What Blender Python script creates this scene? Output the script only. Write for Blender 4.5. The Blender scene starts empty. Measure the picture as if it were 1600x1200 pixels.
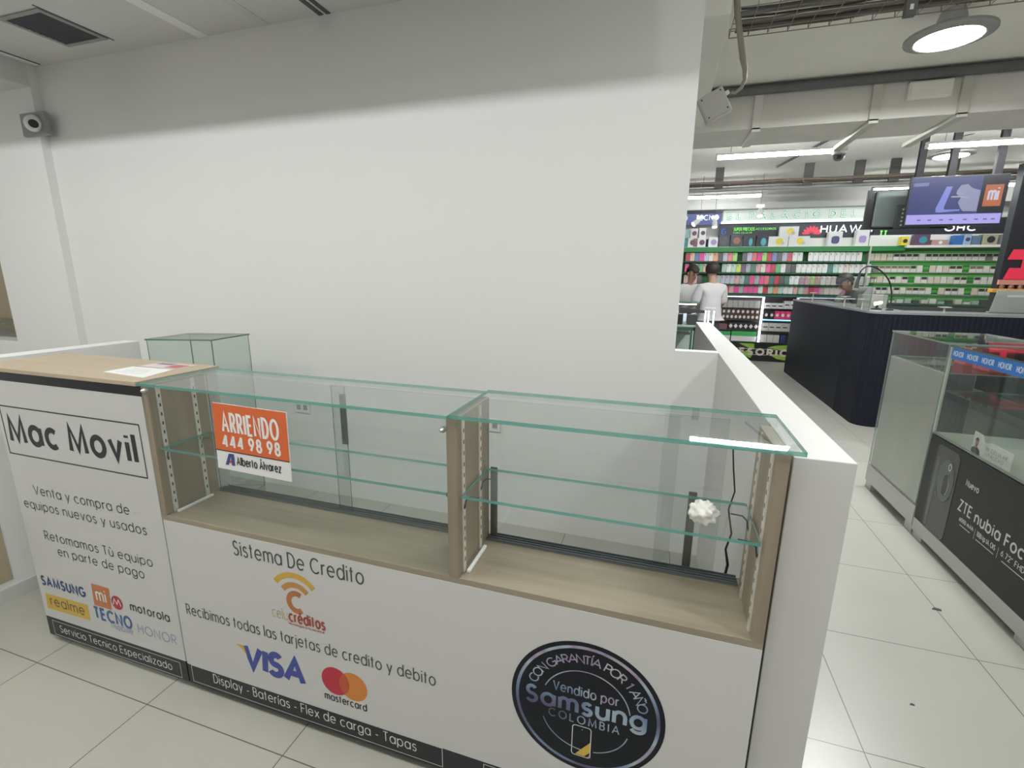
import bpy, bmesh, math, random
from mathutils import Vector, Matrix
random.seed(7)
scene = bpy.context.scene
COL = scene.collection
PI = math.pi

# ------------------------------------------------------------------ camera
YAW, PITCH, ROLL = 0.30437588608373556, 0.22295493206349254, 0.011136998529245618
cam_data = bpy.data.cameras.new('camera')
cam_data.sensor_width = 36.0
cam_data.lens = 735.1887 / 1600 * 36.0
cam_data.clip_start = 0.02
cam_data.clip_end = 100
cam = bpy.data.objects.new('camera', cam_data)
COL.objects.link(cam)
cy, sy, cp, sp = math.cos(YAW), math.sin(YAW), math.cos(PITCH), math.sin(PITCH)
fwd = Vector((-sy * cp, cy * cp, -sp))
rt = Vector((cy, sy, 0))
up = rt.cross(fwd)
cr, sr = math.cos(ROLL), math.sin(ROLL)
r2 = cr * rt + sr * up
u2 = -sr * rt + cr * up
M = Matrix(((r2.x, u2.x, -fwd.x), (r2.y, u2.y, -fwd.y), (r2.z, u2.z, -fwd.z)))
cam.matrix_world = Matrix.Translation((1.57101, -1.03866, 1.51145)) @ M.to_4x4()
scene.camera = cam

# ------------------------------------------------------------------ view and world
scene.view_settings.view_transform = 'Standard'
scene.view_settings.look = 'None'
scene.view_settings.gamma = 1.0
scene.view_settings.use_curve_mapping = False
scene.view_settings.exposure = 0.0
scene.cycles.transparent_max_bounces = 32
scene.cycles.max_bounces = 10
scene.cycles.sample_clamp_indirect = 6.0
world = bpy.data.worlds.new('mall ambience')  # uniform ambient fill added for the unbuilt rest of the mall
scene.world = world
world.use_nodes = True
bg = world.node_tree.nodes['Background']
bg.inputs['Color'].default_value = (1.0, 1.0, 0.98, 1)
bg.inputs['Strength'].default_value = 0.35

# ------------------------------------------------------------------ lamps (the mall's ceiling tubes and round lamps)
POWER = dict(world=0.60, front=49.0, back=7.0, lamp_front=24.0)
bg.inputs['Strength'].default_value = POWER['world']
LAMP_COL = (0.97, 1.0, 0.99)
def tube_lamp(x, y, z, power, ln=1.2):
    """a bare fluorescent tube: four small omnidirectional lamps along its length."""
    for i in range(4):
        d = bpy.data.lights.new('tube_lamp', 'POINT')
        d.energy = power / 4
        d.color = LAMP_COL
        d.shadow_soft_size = 0.04
        o = bpy.data.objects.new('tube_lamp', d)
        o.location = (x + ln * (-0.375 + 0.25 * i), y, z)
        COL.objects.link(o)
def disk_lamp(x, y, z, power):
    l = bpy.data.lights.new('round_lamp_light', 'AREA')
    l.shape = 'DISK'
    l.size = 0.3
    l.energy = power
    l.color = LAMP_COL
    o = bpy.data.objects.new('round_lamp_light', l)
    o.location = (x, y, z)
    COL.objects.link(o)
# corridor in front of the stall, out of the picture
for x in (-2.6, -0.6, 1.4):
    tube_lamp(x, -0.75, 2.93, POWER['front'])
for x in (-2.0, 1.0, 4.0):
    tube_lamp(x, -3.2, 3.05, POWER['back'])
# (the hall's own tubes and round lamps are lit meshes, built below with their fittings)
disk_lamp(3.2, -0.6, 2.95, POWER['lamp_front'])

# ------------------------------------------------------------------ materials
MATS = {}
def nt_new(name):
    m = bpy.data.materials.new(name)
    m.use_nodes = True
    return m, m.node_tree, m.node_tree.nodes, m.node_tree.links
def mat(name, col, rough=0.5, metal=0.0, var=0.06, vscale=6.0, stretch=(1, 1, 1), bump=0.0, emit=0.0, ecol=None, spec=0.5, coat=0.0, col2=None, detail=4.0):
    """Principled with a soft procedural noise between two tones of the colour."""
    if name in MATS:
        return MATS[name]
    m, t, n, l = nt_new(name)
    b = n['Principled BSDF']
    b.inputs['Roughness'].default_value = rough
    b.inputs['Metallic'].default_value = metal
    b.inputs['Specular IOR Level'].default_value = spec
    b.inputs['Coat Weight'].default_value = coat
    tc = n.new('ShaderNodeTexCoord')
    mp = n.new('ShaderNodeMapping')
    mp.inputs['Scale'].default_value = stretch
    no = n.new('ShaderNodeTexNoise')
    no.inputs['Scale'].default_value = vscale
    no.inputs['Detail'].default_value = detail
    ra = n.new('ShaderNodeMix')
    ra.data_type = 'RGBA'
    c2 = col2 or tuple(max(0, c * (1 - var)) for c in col)
    c1 = col if col2 else tuple(min(1, c * (1 + var)) for c in col)
    ra.inputs[6].default_value = (*c1, 1)
    ra.inputs[7].default_value = (*c2, 1)
    l.new(tc.outputs['Object'], mp.inputs['Vector'])
    l.new(mp.outputs['Vector'], no.inputs['Vector'])
    l.new(no.outputs['Fac'], ra.inputs[0])
    l.new(ra.outputs[2], b.inputs['Base Color'])
    if bump:
        bu = n.new('ShaderNodeBump')
        bu.inputs['Strength'].default_value = bump
        bu.inputs['Distance'].default_value = 0.002
        l.new(no.outputs['Fac'], bu.inputs['Height'])
        l.new(bu.outputs['Normal'], b.inputs['Normal'])
    if emit:
        b.inputs['Emission Color'].default_value = (*(ecol or col), 1)
        b.inputs['Emission Strength'].default_value = emit
    MATS[name] = m
    return m
def glass(name, tint=(0.93, 0.97, 0.95), f0=0.04, fmax=0.75):
    if name in MATS:
        return MATS[name]
    m, t, n, l = nt_new(name)
    n.remove(n['Principled BSDF'])
    out = n['Material Output']
    tr = n.new('ShaderNodeBsdfTransparent')
    tr.inputs['Color'].default_value = (*tint, 1)
    gl = n.new('ShaderNodeBsdfGlossy')
    gl.inputs['Roughness'].default_value = 0.015
    lw = n.new('ShaderNodeLayerWeight')
    lw.inputs['Blend'].default_value = 0.5
    pw = n.new('ShaderNodeMath'); pw.operation = 'POWER'; pw.inputs[1].default_value = 4.5
    ma = n.new('ShaderNodeMath'); ma.operation = 'MULTIPLY_ADD'
    ma.inputs[1].default_value = fmax - f0
    ma.inputs[2].default_value = f0
    mx = n.new('ShaderNodeMixShader')
    l.new(lw.outputs['Facing'], pw.inputs[0])
    l.new(pw.outputs[0], ma.inputs[0])
    l.new(ma.outputs[0], mx.inputs[0])
    l.new(tr.outputs[0], mx.inputs[1])
    l.new(gl.outputs[0], mx.inputs[2])
    l.new(mx.outputs[0], out.inputs['Surface'])
    MATS[name] = m
    return m
def glass_edge(name, col=(0.10, 0.34, 0.29), a=0.75):
    if name in MATS:
        return MATS[name]
    m, t, n, l = nt_new(name)
    b = n['Principled BSDF']
    b.inputs['Base Color'].default_value = (*col, 1)
    b.inputs['Roughness'].default_value = 0.12
    no = n.new('ShaderNodeTexNoise'); no.inputs['Scale'].default_value = 9
    mr = n.new('ShaderNodeMapRange'); mr.inputs[3].default_value = a - 0.1; mr.inputs[4].default_value = a + 0.1
    tc = n.new('ShaderNodeTexCoord')
    l.new(tc.outputs['Object'], no.inputs['Vector'])
    tr = n.new('ShaderNodeBsdfTransparent'); tr.inputs['Color'].default_value = (0.75, 0.92, 0.86, 1)
    mx = n.new('ShaderNodeMixShader')
    l.new(no.outputs['Fac'], mr.inputs[0]); l.new(mr.outputs[0], mx.inputs[0])
    l.new(tr.outputs[0], mx.inputs[1]); l.new(b.outputs[0], mx.inputs[2])
    l.new(mx.outputs[0], n['Material Output'].inputs['Surface'])
    MATS[name] = m
    return m
def wood(name, a, b_, axis=0, rough=0.5, scale=1.0):
    st = [14, 14, 14]
    st[axis] = 0.9
    m = mat(name, a, rough=rough, vscale=3.2 * scale, stretch=tuple(st), col2=b_, detail=6, bump=0.15)
    return m
def tiles(name, col, joint, size, ox, oy, w=0.0035):
    m, t, n, l = nt_new(name)
    b = n['Principled BSDF']
    b.inputs['Roughness'].default_value = 0.32
    ge = n.new('ShaderNodeNewGeometry')
    sx = n.new('ShaderNodeSeparateXYZ')
    l.new(ge.outputs['Position'], sx.inputs[0])
    ds = []
    for ch, o in ((0, ox), (1, oy)):
        s = n.new('ShaderNodeMath'); s.operation = 'SUBTRACT'; s.inputs[1].default_value = o - 40 * size
        d = n.new('ShaderNodeMath'); d.operation = 'DIVIDE'; d.inputs[1].default_value = size
        f = n.new('ShaderNodeMath'); f.operation = 'PINGPONG'; f.inputs[1].default_value = 0.5
        l.new(sx.outputs[ch], s.inputs[0]); l.new(s.outputs[0], d.inputs[0]); l.new(d.outputs[0], f.inputs[0])
        ds.append(f)
    mi = n.new('ShaderNodeMath'); mi.operation = 'MINIMUM'
    l.new(ds[0].outputs[0], mi.inputs[0]); l.new(ds[1].outputs[0], mi.inputs[1])
    lt = n.new('ShaderNodeMath'); lt.operation = 'LESS_THAN'; lt.inputs[1].default_value = w / size / 2
    l.new(mi.outputs[0], lt.inputs[0])
    no = n.new('ShaderNodeTexNoise'); no.inputs['Scale'].default_value = 2.2; no.inputs['Detail'].default_value = 8
    l.new(ge.outputs['Position'], no.inputs['Vector'])
    c = n.new('ShaderNodeMix'); c.data_type = 'RGBA'
    c.inputs[6].default_value = (*[x * 1.07 for x in col], 1); c.inputs[7].default_value = (*[x * 0.88 for x in col], 1)
    l.new(no.outputs['Fac'], c.inputs[0])
    c2 = n.new('ShaderNodeMix'); c2.data_type = 'RGBA'
    c2.inputs[7].default_value = (*joint, 1)
    l.new(lt.outputs[0], c2.inputs[0]); l.new(c.outputs[2], c2.inputs[6])
    l.new(c2.outputs[2], b.inputs['Base Color'])
    return m
def emissive(name, col, strength):
    return mat(name, tuple(min(1, c) for c in col), rough=0.4, emit=strength, ecol=col, var=0.01)

WHITE_WALL = mat('wall paint', (0.80, 0.80, 0.785), rough=0.75, var=0.025, vscale=1.3, bump=0.05)
WHITE_LAM = mat('white laminate', (0.585, 0.58, 0.565), rough=0.38, var=0.015, vscale=3)
WHITE_TOP = mat('half wall paint', (0.565, 0.56, 0.54), rough=0.55, var=0.02, vscale=4)
CEIL_PAINT = mat('soffit paint', (0.72, 0.72, 0.71), rough=0.8, var=0.04, vscale=2)
HALL_CEIL = mat('hall ceiling paint', (0.87, 0.855, 0.80), rough=0.8, var=0.06, vscale=1.2, bump=0.1)
BEAM_PAINT = mat('beam paint', (0.74, 0.72, 0.68), rough=0.7, var=0.08, vscale=3)
BLACK_VINYL = mat('black vinyl', (0.018, 0.02, 0.024), rough=0.35, var=0.1, spec=0.3)
WOOD_TOP = wood('worktop oak laminate', (0.50, 0.41, 0.30), (0.40, 0.32, 0.23), axis=0)
WOOD_IN = wood('worn oak board', (0.36, 0.31, 0.23), (0.22, 0.185, 0.135), axis=0, scale=0.8)
WOOD_SIDE = wood('worn oak side', (0.32, 0.265, 0.19), (0.19, 0.155, 0.11), axis=2, scale=0.7)
GLASS = glass('clear glass', (0.965, 0.982, 0.975))
GLASS_DOOR = glass('rear door glass', (0.93, 0.945, 0.945), f0=0.05)
GLASS_GREEN = glass('greenish glass', (0.925, 0.955, 0.94), f0=0.05)
GLASS_SMOKE = glass('far counter glass', (0.9, 0.93, 0.92), f0=0.03, fmax=0.5)
EDGE = glass_edge('glass edge teal')
EDGE_DARK = glass_edge('glass edge dark', (0.07, 0.15, 0.12), 0.8)
EDGE_PALE = glass_edge('glass edge pale', (0.34, 0.42, 0.37), 0.7)
STEEL = mat('brushed steel', (0.62, 0.62, 0.60), rough=0.3, metal=0.9, var=0.06)
HANGER = mat('black hanger paint', (0.012, 0.012, 0.014), rough=0.7, var=0.2, spec=0.2)
GREY_METAL = mat('grey painted metal', (0.42, 0.42, 0.41), rough=0.45, metal=0.2, var=0.06)
LIGHT_METAL = mat('light galvanised metal', (0.55, 0.54, 0.50), rough=0.5, metal=0.25, var=0.1)
DARK_METAL = mat('dark steel', (0.055, 0.058, 0.065), rough=0.5, metal=0.1, var=0.12)
DARK_GREY = mat('dark grey plastic', (0.06, 0.06, 0.065), rough=0.5, var=0.1)
WHITE_PL = mat('white plastic', (0.8, 0.8, 0.78), rough=0.35, var=0.02)
BLACK_PL = mat('black plastic', (0.015, 0.015, 0.017), rough=0.35, var=0.1)
TUBE_ON = emissive('lit tube', (0.97, 1.0, 0.99), 140)
TUBE_FAR = emissive('lit far tube', (0.97, 1.0, 0.99), 30)
LED_ON = emissive('lit white strip', (0.92, 0.95, 1.0), 5)
INK = mat('black print', (0.02, 0.02, 0.024), rough=0.5, var=0.05)
INK_GREY = mat('grey print', (0.07, 0.07, 0.075), rough=0.5, var=0.05)
INK_WHITE = mat('white print', (0.72, 0.72, 0.70), rough=0.5, var=0.03)

# ------------------------------------------------------------------ mesh builder
class MB:
    def __init__(s):
        s.v, s.f, s.m = [], [], []
    def poly(s, pts, m=0):
        k = len(s.v)
        s.v += [tuple(p) for p in pts]
        s.f.append(tuple(range(k, k + len(pts))))
        s.m.append(m)
    def box(s, a, b, m=0, mats=None):
        """mats: dict of face -> material slot for x0,x1,y0,y1,z0,z1."""
        x0, y0, z0 = (min(p, q) for p, q in zip(a, b))
        x1, y1, z1 = (max(p, q) for p, q in zip(a, b))
        k = len(s.v)
        s.v += [(x0, y0, z0), (x1, y0, z0), (x1, y1, z0), (x0, y1, z0), (x0, y0, z1), (x1, y0, z1), (x1, y1, z1), (x0, y1, z1)]
        F = {'z0': (0, 3, 2, 1), 'z1': (4, 5, 6, 7), 'y0': (0, 1, 5, 4), 'y1': (2, 3, 7, 6), 'x0': (3, 0, 4, 7), 'x1': (1, 2, 6, 5)}
        for n_, f in F.items():
            s.f.append(tuple(k + i for i in f))
            s.m.append(mats.get(n_, m) if mats else m)
        return s
    def slab(s, a, b):
        """glass pane: the two big faces are glass (slot 0), the rims are slot 1."""
        d = [abs(p - q) for p, q in zip(a, b)]
        t = 'xyz'[d.index(min(d))]
        return s.box(a, b, 1, {t + '0': 0, t + '1': 0})
    def prism(s, pts, d, m=0, mtop=None, mside=None):
        """closed polygon pts extruded by the vector d; the first cap faces away from d."""
        n_ = len(pts)
        k = len(s.v)
        s.v += [tuple(p) for p in pts]
        s.v += [(p[0] + d[0], p[1] + d[1], p[2] + d[2]) for p in pts]
        s.f.append(tuple(k + i for i in range(n_))); s.m.append(m)
        s.f.append(tuple(k + n_ + i for i in reversed(range(n_)))); s.m.append(m if mtop is None else mtop)
        for i in range(n_):
            j = (i + 1) % n_
            s.f.append((k + j, k + i, k + n_ + i, k + n_ + j)); s.m.append(m if mside is None else mside)
        return s
    def tube(s, pts, r, seg=8, m=0, caps=True):
        pts = [Vector(p) for p in pts]
        rs = r if isinstance(r, (list, tuple)) else [r] * len(pts)
        ref = None
        k0 = len(s.v)
        for i, p in enumerate(pts):
            t = (pts[min(i + 1, len(pts) - 1)] - pts[max(i - 1, 0)]).normalized()
            if ref is None:
                ref = t.orthogonal().normalized()
            else:
                ref = (ref - t * ref.dot(t)).normalized()
            q = t.cross(ref)
            for j in range(seg):
                a = 2 * PI * j / seg
                s.v.append(tuple(p + rs[i] * (math.cos(a) * ref + math.sin(a) * q)))
        for i in range(len(pts) - 1):
            for j in range(seg):
                a, b = k0 + i * seg + j, k0 + i * seg + (j + 1) % seg
                s.f.append((a, b, b + seg, a + seg)); s.m.append(m)
        if caps:
            s.f.append(tuple(k0 + j for j in reversed(range(seg)))); s.m.append(m)
            e = k0 + (len(pts) - 1) * seg
            s.f.append(tuple(e + j for j in range(seg))); s.m.append(m)
        return s
    def lathe(s, prof, c, seg=24, m=0, axis='z'):
        """prof: (radius, height) pairs from bottom to top about an axis through c."""
        k0 = len(s.v)
        for (r, h) in prof:
            for j in range(seg):
                a = 2 * PI * j / seg
                x, y, z = r * math.cos(a), r * math.sin(a), h
                if axis == 'y':
                    x, y, z = x, -z, y
                elif axis == 'x':
                    x, y, z = -z, x, y
                s.v.append((c[0] + x, c[1] + y, c[2] + z))
        for i in range(len(prof) - 1):
            mm = m[i] if isinstance(m, (list, tuple)) else m
            for j in range(seg):
                a, b = k0 + i * seg + j, k0 + i * seg + (j + 1) % seg
                s.f.append((a, b, b + seg, a + seg)); s.m.append(mm)
        m0 = m[0] if isinstance(m, (list, tuple)) else m
        m1 = m[-1] if isinstance(m, (list, tuple)) else m
        s.f.append(tuple(k0 + j for j in reversed(range(seg)))); s.m.append(m0)
        e = k0 + (len(prof) - 1) * seg
        s.f.append(tuple(e + j for j in range(seg))); s.m.append(m1)
        return s
    def ball(s, c, r, seg=16, rings=10, m=0, sc=(1, 1, 1)):
        prof = [(max(1e-4, r * math.sin(PI * i / rings)), -r * math.cos(PI * i / rings)) for i in range(rings + 1)]
        k = len(s.v)
        s.lathe(prof, (0, 0, 0), seg, m)
        for i in range(k, len(s.v)):
            x, y, z = s.v[i]
            s.v[i] = (c[0] + x * sc[0], c[1] + y * sc[1], c[2] + z * sc[2])
        return s
ORG = {}
def build(name, mb, mats, parent=None, loc=(0, 0, 0), bevel=0.0, smooth=False, local=False):
    """One mesh object. Vertices are given in world space unless local=True; the object's origin is the thing's base."""
    me = bpy.data.meshes.new(name)
    org = Vector(ORG[parent.name] if parent else loc)
    vs = mb.v if local else [(x - org.x, y - org.y, z - org.z) for x, y, z in mb.v]
    me.from_pydata(vs, [], mb.f)
    ms = mats if isinstance(mats, (list, tuple)) else [mats]
    for m_ in ms:
        me.materials.append(m_)
    me.polygons.foreach_set('material_index', mb.m)
    if smooth:
        me.polygons.foreach_set('use_smooth', [True] * len(mb.f))
    me.update()
    o = bpy.data.objects.new(name, me)
    COL.objects.link(o)
    if parent:
        o.parent = parent
    else:
        o.location = loc
    ORG[o.name] = tuple(org)
    if bevel:
        b = o.modifiers.new('bevel', 'BEVEL')
        b.width = bevel
        b.segments = 2
        b.limit_method = 'ANGLE'
    if smooth:
        try:
            me.set_sharp_from_angle(angle=math.radians(40))
        except Exception:
            pass
    return o
def thing(name, label, cat, loc, group=None):
    o = bpy.data.objects.new(name, None)
    o.empty_display_size = 0.1
    COL.objects.link(o)
    o.location = loc
    ORG[o.name] = tuple(loc)
    o['label'] = label
    o['category'] = cat
    if group:
        o['group'] = group
    return o
def tag(o, label, cat, group=None, kind=None):
    o['label'] = label
    o['category'] = cat
    if group:
        o['group'] = group
    if kind:
        o['kind'] = kind
    return o
def struct(name, mb, mats, bevel=0.0, smooth=False):
    o = build(name, mb, mats, bevel=bevel, smooth=smooth)
    o['kind'] = 'structure'
    return o
def copy_thing(root, loc, label, group=None, rotz=None):
    r = root.copy()
    COL.objects.link(r)
    r.location = loc
    if rotz is not None:
        r.rotation_euler = (0, 0, rotz)
    r['label'] = label
    if group:
        r['group'] = group
    for ch in list(root.children):
        c = ch.copy(); COL.objects.link(c); c.parent = r
        for g in ch.children:
            d = g.copy(); COL.objects.link(d); d.parent = c
    return r
def box(a, b, m=0, mats=None):
    return MB().box(a, b, m, mats)
def slab(a, b):
    return MB().slab(a, b)
def rrect(cx, cz, w, h, r, n_=5):
    """rounded rectangle outline, counter-clockwise, as (u, v) pairs."""
    out = []
    for (sx, sz, a0) in ((1, -1, -90), (1, 1, 0), (-1, 1, 90), (-1, -1, 180)):
        for i in range(n_ + 1):
            a = math.radians(a0 + 90 * i / n_)
            out.append((cx + sx * (w / 2 - r) + r * math.cos(a), cz + sz * (h / 2 - r) + r * math.sin(a)))
    return out

# ------------------------------------------------------------------ stroke lettering (geometric sans)
def arc(cx, cy_, rx, ry, a0, a1, n_=None):
    n_ = n_ or max(4, int(abs(a1 - a0) / 18))
    return [(cx + rx * math.cos(math.radians(a0 + (a1 - a0) * i / n_)), cy_ + ry * math.sin(math.radians(a0 + (a1 - a0) * i / n_))) for i in range(n_ + 1)]
X, C_, R = 0.52, 0.72, 0.26
def O(cx=0.26, cy_=0.26, rx=0.26, ry=0.26):
    return arc(cx, cy_, rx, ry, 0, 360, 24)
GL = {
    ' ': (0.28, []),
    'a': (X, [O(), [(X, X), (X, 0)]]), 'b': (X, [[(0, .76), (0, 0)], O()]), 'c': (.46, [arc(.26, .26, .26, .26, 48, 312)]),
    'd': (X, [O(), [(X, .76), (X, 0)]]), 'e': (X, [[(0.01, .27), (X, .27)] + arc(.26, .26, .26, .26, 2, 318)]),
    'f': (.26, [[(.09, 0), (.09, .6)] + arc(.22, .6, .13, .15, 170, 70, 5), [(-.02, X), (.24, X)]]),
    'g': (X, [O(), [(X, X), (X, .0)] + arc(.26, .0, .26, .2, -5, -160, 8)]),
    'h': (.44, [[(0, .76), (0, 0)], [(0, .28)] + arc(.22, .3, .22, .22, 170, 0, 8) + [(.44, 0)]]),
    'i': (.0, [[(0, X), (0, 0)], [(0, .64), (0, .71)]]), 'j': (.05, [[(.05, X), (.05, -.1), (-.02, -.19), (-.08, -.2)], [(.05, .64), (.05, .71)]]),
    'k': (.42, [[(0, .76), (0, 0)], [(.4, X), (.0, .22)], [(.14, .32), (.42, 0)]]), 'l': (.0, [[(0, .76), (0, 0)]]),
    'm': (.72, [[(0, X), (0, 0)], [(0, .3)] + arc(.18, .34, .18, .18, 170, 0, 7) + [(.36, 0)], [(.36, .3)] + arc(.54, .34, .18, .18, 170, 0, 7) + [(.72, 0)]]),
    'n': (.44, [[(0, X), (0, 0)], [(0, .28)] + arc(.22, .3, .22, .22, 170, 0, 8) + [(.44, 0)]]),
    'o': (X, [O()]), 'p': (X, [[(0, X), (0, -.2)], O()]), 'q': (X, [O(), [(X, X), (X, -.2)]]),
    'r': (.22, [[(0, X), (0, 0)], [(0, .3)] + arc(.2, .3, .2, .2, 170, 75, 5)]),
    's': (.34, [arc(.17, .39, .15, .13, 25, 270, 9) + arc(.17, .135, .17, .135, 85, -155, 10)]),
    't': (.24, [[(.1, .7), (.1, 0)], [(-.02, X), (.23, X)]]),
    'u': (.44, [[(0, X), (0, .22)] + arc(.22, .22, .22, .22, 190, 350, 8) + [(.44, .24)], [(.44, X), (.44, 0)]]),
    'v': (.44, [[(0, X), (.22, 0), (.44, X)]]), 'x': (.42, [[(0, X), (.42, 0)], [(.42, X), (0, 0)]]),
    'y': (.44, [[(0, X), (.22, .02)], [(.44, X), (.13, -.2)]]), 'z': (.4, [[(.02, X), (.4, X), (0, 0), (.4, 0)]]),
    'A': (.62, [[(0, 0), (.31, C_), (.62, 0)], [(.11, .25), (.51, .25)]]),
    'B': (.42, [[(0, 0), (0, C_), (.2, C_)] + arc(.2, .55, .18, .17, 80, -90, 7) + [(0, .38)], [(.2, .38)] + arc(.22, .19, .2, .19, 85, -90, 7) + [(0, 0)]]),
    'C': (.64, [arc(.36, .36, .36, .36, 45, 315, 18)]), 'D': (.52, [[(0, 0), (0, C_), (.16, C_)] + arc(.16, .36, .36, .36, 85, -85, 12) + [(.16, 0), (0, 0)]]),
    'E': (.4, [[(.4, C_), (0, C_), (0, 0), (.4, 0)], [(0, .38), (.38, .38)]]), 'F': (.38, [[(.38, C_), (0, C_), (0, 0)], [(0, .38), (.35, .38)]]),
    'G': (.7, [arc(.36, .36, .36, .36, 45, 340, 18) + [(.71, .34), (.42, .34)]]), 'H': (.5, [[(0, 0), (0, C_)], [(.5, 0), (.5, C_)], [(0, .38), (.5, .38)]]),
    'I': (.0, [[(0, 0), (0, C_)]]), 'J': (.3, [[(.3, C_), (.3, .18)] + arc(.15, .16, .15, .16, 0, -170, 7)]),
    'K': (.46, [[(0, 0), (0, C_)], [(.44, C_), (0, .3)], [(.14, .42), (.46, 0)]]), 'L': (.36, [[(0, C_), (0, 0), (.36, 0)]]),
    'M': (.7, [[(0, 0), (.06, C_), (.35, .06), (.64, C_), (.7, 0)]]), 'N': (.54, [[(0, 0), (0, C_), (.54, 0), (.54, C_)]]),
    'O': (.72, [O(.36, .36, .36, .36)]), 'P': (.42, [[(0, 0), (0, C_), (.22, C_)] + arc(.22, .53, .2, .19, 85, -85, 8) + [(.22, .34), (0, .34)]]),
    'Q': (.72, [O(.36, .36, .36, .36), [(.44, .2), (.72, 0)]]),
    'R': (.44, [[(0, 0), (0, C_), (.22, C_)] + arc(.22, .53, .2, .19, 85, -85, 8) + [(.22, .34), (0, .34)], [(.2, .34), (.44, 0)]]),
    'S': (.42, [arc(.21, .54, .18, .18, 30, 270, 10) + arc(.21, .185, .21, .185, 85, -155, 11)]),
    'T': (.44, [[(.22, 0), (.22, C_)], [(0, C_), (.44, C_)]]), 'U': (.5, [[(0, C_), (0, .25)] + arc(.25, .25, .25, .25, 190, 350, 9) + [(.5, .25), (.5, C_)]]),
    'V': (.58, [[(0, C_), (.29, 0), (.58, C_)]]), 'W': (.86, [[(0, C_), (.22, 0), (.43, .7), (.64, 0), (.86, C_)]]), 'Z': (.46, [[(.02, C_), (.46, C_), (0, 0), (.46, 0)]]),
    '0': (.44, [O(.22, .36, .22, .36)]), '1': (.16, [[(0, .6), (.15, C_), (.15, 0)]]),
    '2': (.42, [arc(.21, .51, .2, .21, 165, -25, 9) + [(0, 0), (.42, 0)]]), '4': (.46, [[(.34, 0), (.34, C_)], [(.34, C_), (0, .2), (.46, .2)]]),
    '6': (.42, [[(.3, C_), (.03, .3)], O(.21, .21, .21, .21)]), '7': (.4, [[(0, C_), (.4, C_), (.12, 0)]]),
    '8': (.42, [O(.21, .54, .17, .18), O(.21, .185, .21, .185)]), '9': (.42, [O(.21, .51, .21, .21), [(.39, .42), (.12, 0)]]),
    '-': (.24, [[(0, .24), (.24, .24)]]), '.': (.0, [[(0, 0), (0, .06)]]), '|': (.0, [[(0, -.1), (0, .76)]]), '+': (.36, [[(0, .3), (.36, .3)], [(.18, .12), (.18, .48)]]),
    '"': (.12, [[(0, .72), (0, .56)], [(.12, .72), (.12, .56)]]), '#': (.5, [[(.1, 0), (.2, .7)], [(.3, 0), (.4, .7)], [(0, .24), (.5, .24)], [(0, .48), (.5, .48)]]),
}
def _acc(b, marks):
    w, s_ = GL[b]
    return (w, s_ + marks)
GL['\u00ed'] = (.0, [[(0, X), (0, 0)], [(0, .6), (.1, .76)]])
GL['\u00e9'] = _acc('e', [[(.24, .62), (.36, .78)]])
GL['\u00f9'] = _acc('u', [[(.12, .76), (.26, .62)]])
GL['\u00c1'] = _acc('A', [[(.3, .8), (.42, .95)]])
GL['\u00cd'] = _acc('I', [[(0, .8), (.1, .95)]])
GL['\u00d1'] = _acc('N', [arc(.19, .82, .09, .05, 180, 0, 4) + arc(.37, .86, .09, .05, 180, 360, 4)])
def ribbon(mb, pts, w, put, m=0, lift=0.0):
    """flat stroke of width w (pts in final 2D units) laid on a surface by put(u, v)."""
    closed = len(pts) > 3 and math.dist(pts[0], pts[-1]) < 1e-6
    P = pts[:-1] if closed else pts
    n_ = len(P)
    L, Rr = [], []
    for i in range(n_):
        a = P[i - 1] if (i or closed) else None
        b = P[(i + 1) % n_] if (i < n_ - 1 or closed) else None
        p = P[i]
        def nrm(q, r_):
            d = (r_[0] - q[0], r_[1] - q[1]); k = math.hypot(*d) or 1e-9
            return (-d[1] / k, d[0] / k)
        n1 = nrm(a, p) if a else nrm(p, b)
        n2 = nrm(p, b) if b else n1
        nx, ny = n1[0] + n2[0], n1[1] + n2[1]
        k = math.hypot(nx, ny)
        if k < 1e-6:
            nx, ny, sc = n1[0], n1[1], 1
        else:
            nx, ny = nx / k, ny / k
            sc = min(1 / max(0.3, nx * n1[0] + ny * n1[1]), 1.9)
        ex = ey = 0
        if not a:
            ex, ey = -n2[1] * 0, 0
        L.append((p[0] + nx * w / 2 * sc, p[1] + ny * w / 2 * sc))
        Rr.append((p[0] - nx * w / 2 * sc, p[1] - ny * w / 2 * sc))
    for i in range(n_ if closed else n_ - 1):
        j = (i + 1) % n_
        li, lj = lift + 0.00004 * i / n_, lift + 0.00004 * (i + 1) / n_
        mb.poly([put(*L[j], lj), put(*L[i], li), put(*Rr[i], li), put(*Rr[j], lj)], m)
def wall_put(o, U, V, eps):
    """maps (u, v) to the plane through o with axes U, V, lifted eps along U x V."""
    o, U, V = Vector(o), Vector(U), Vector(V)
    N = U.cross(V).normalized() * eps
    n1 = N.normalized() if eps else U.cross(V).normalized()
    return lambda u, v, lift=0.0: tuple(o + U * u + V * v + N + n1 * lift)
def write(mb, s, u0, u1, v, cap, wt, put, gap=0.16, slant=0.0, m=0, rise=0.0):
    """set the text s between u0 and u1 with its baseline at v (rising to v + rise), capital height cap, stroke width wt."""
    x, st = 0.0, []
    gap += 0.8 * wt / (cap / C_)
    for ch in s:
        w, strokes = GL[ch]
        st.append((x, strokes))
        x += w + (gap if ch != ' ' else 0.06)
    total = x - gap
    kx, ky = (u1 - u0) / total, cap / C_
    for x0, strokes in st:
        for k_, q in enumerate(strokes):
            ribbon(mb, [(u0 + (x0 + a + slant * b) * kx, v + b * ky + rise * (x0 + a) / total) for a, b in q], wt, put, m, lift=0.00006 * k_)
    return mb
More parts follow.
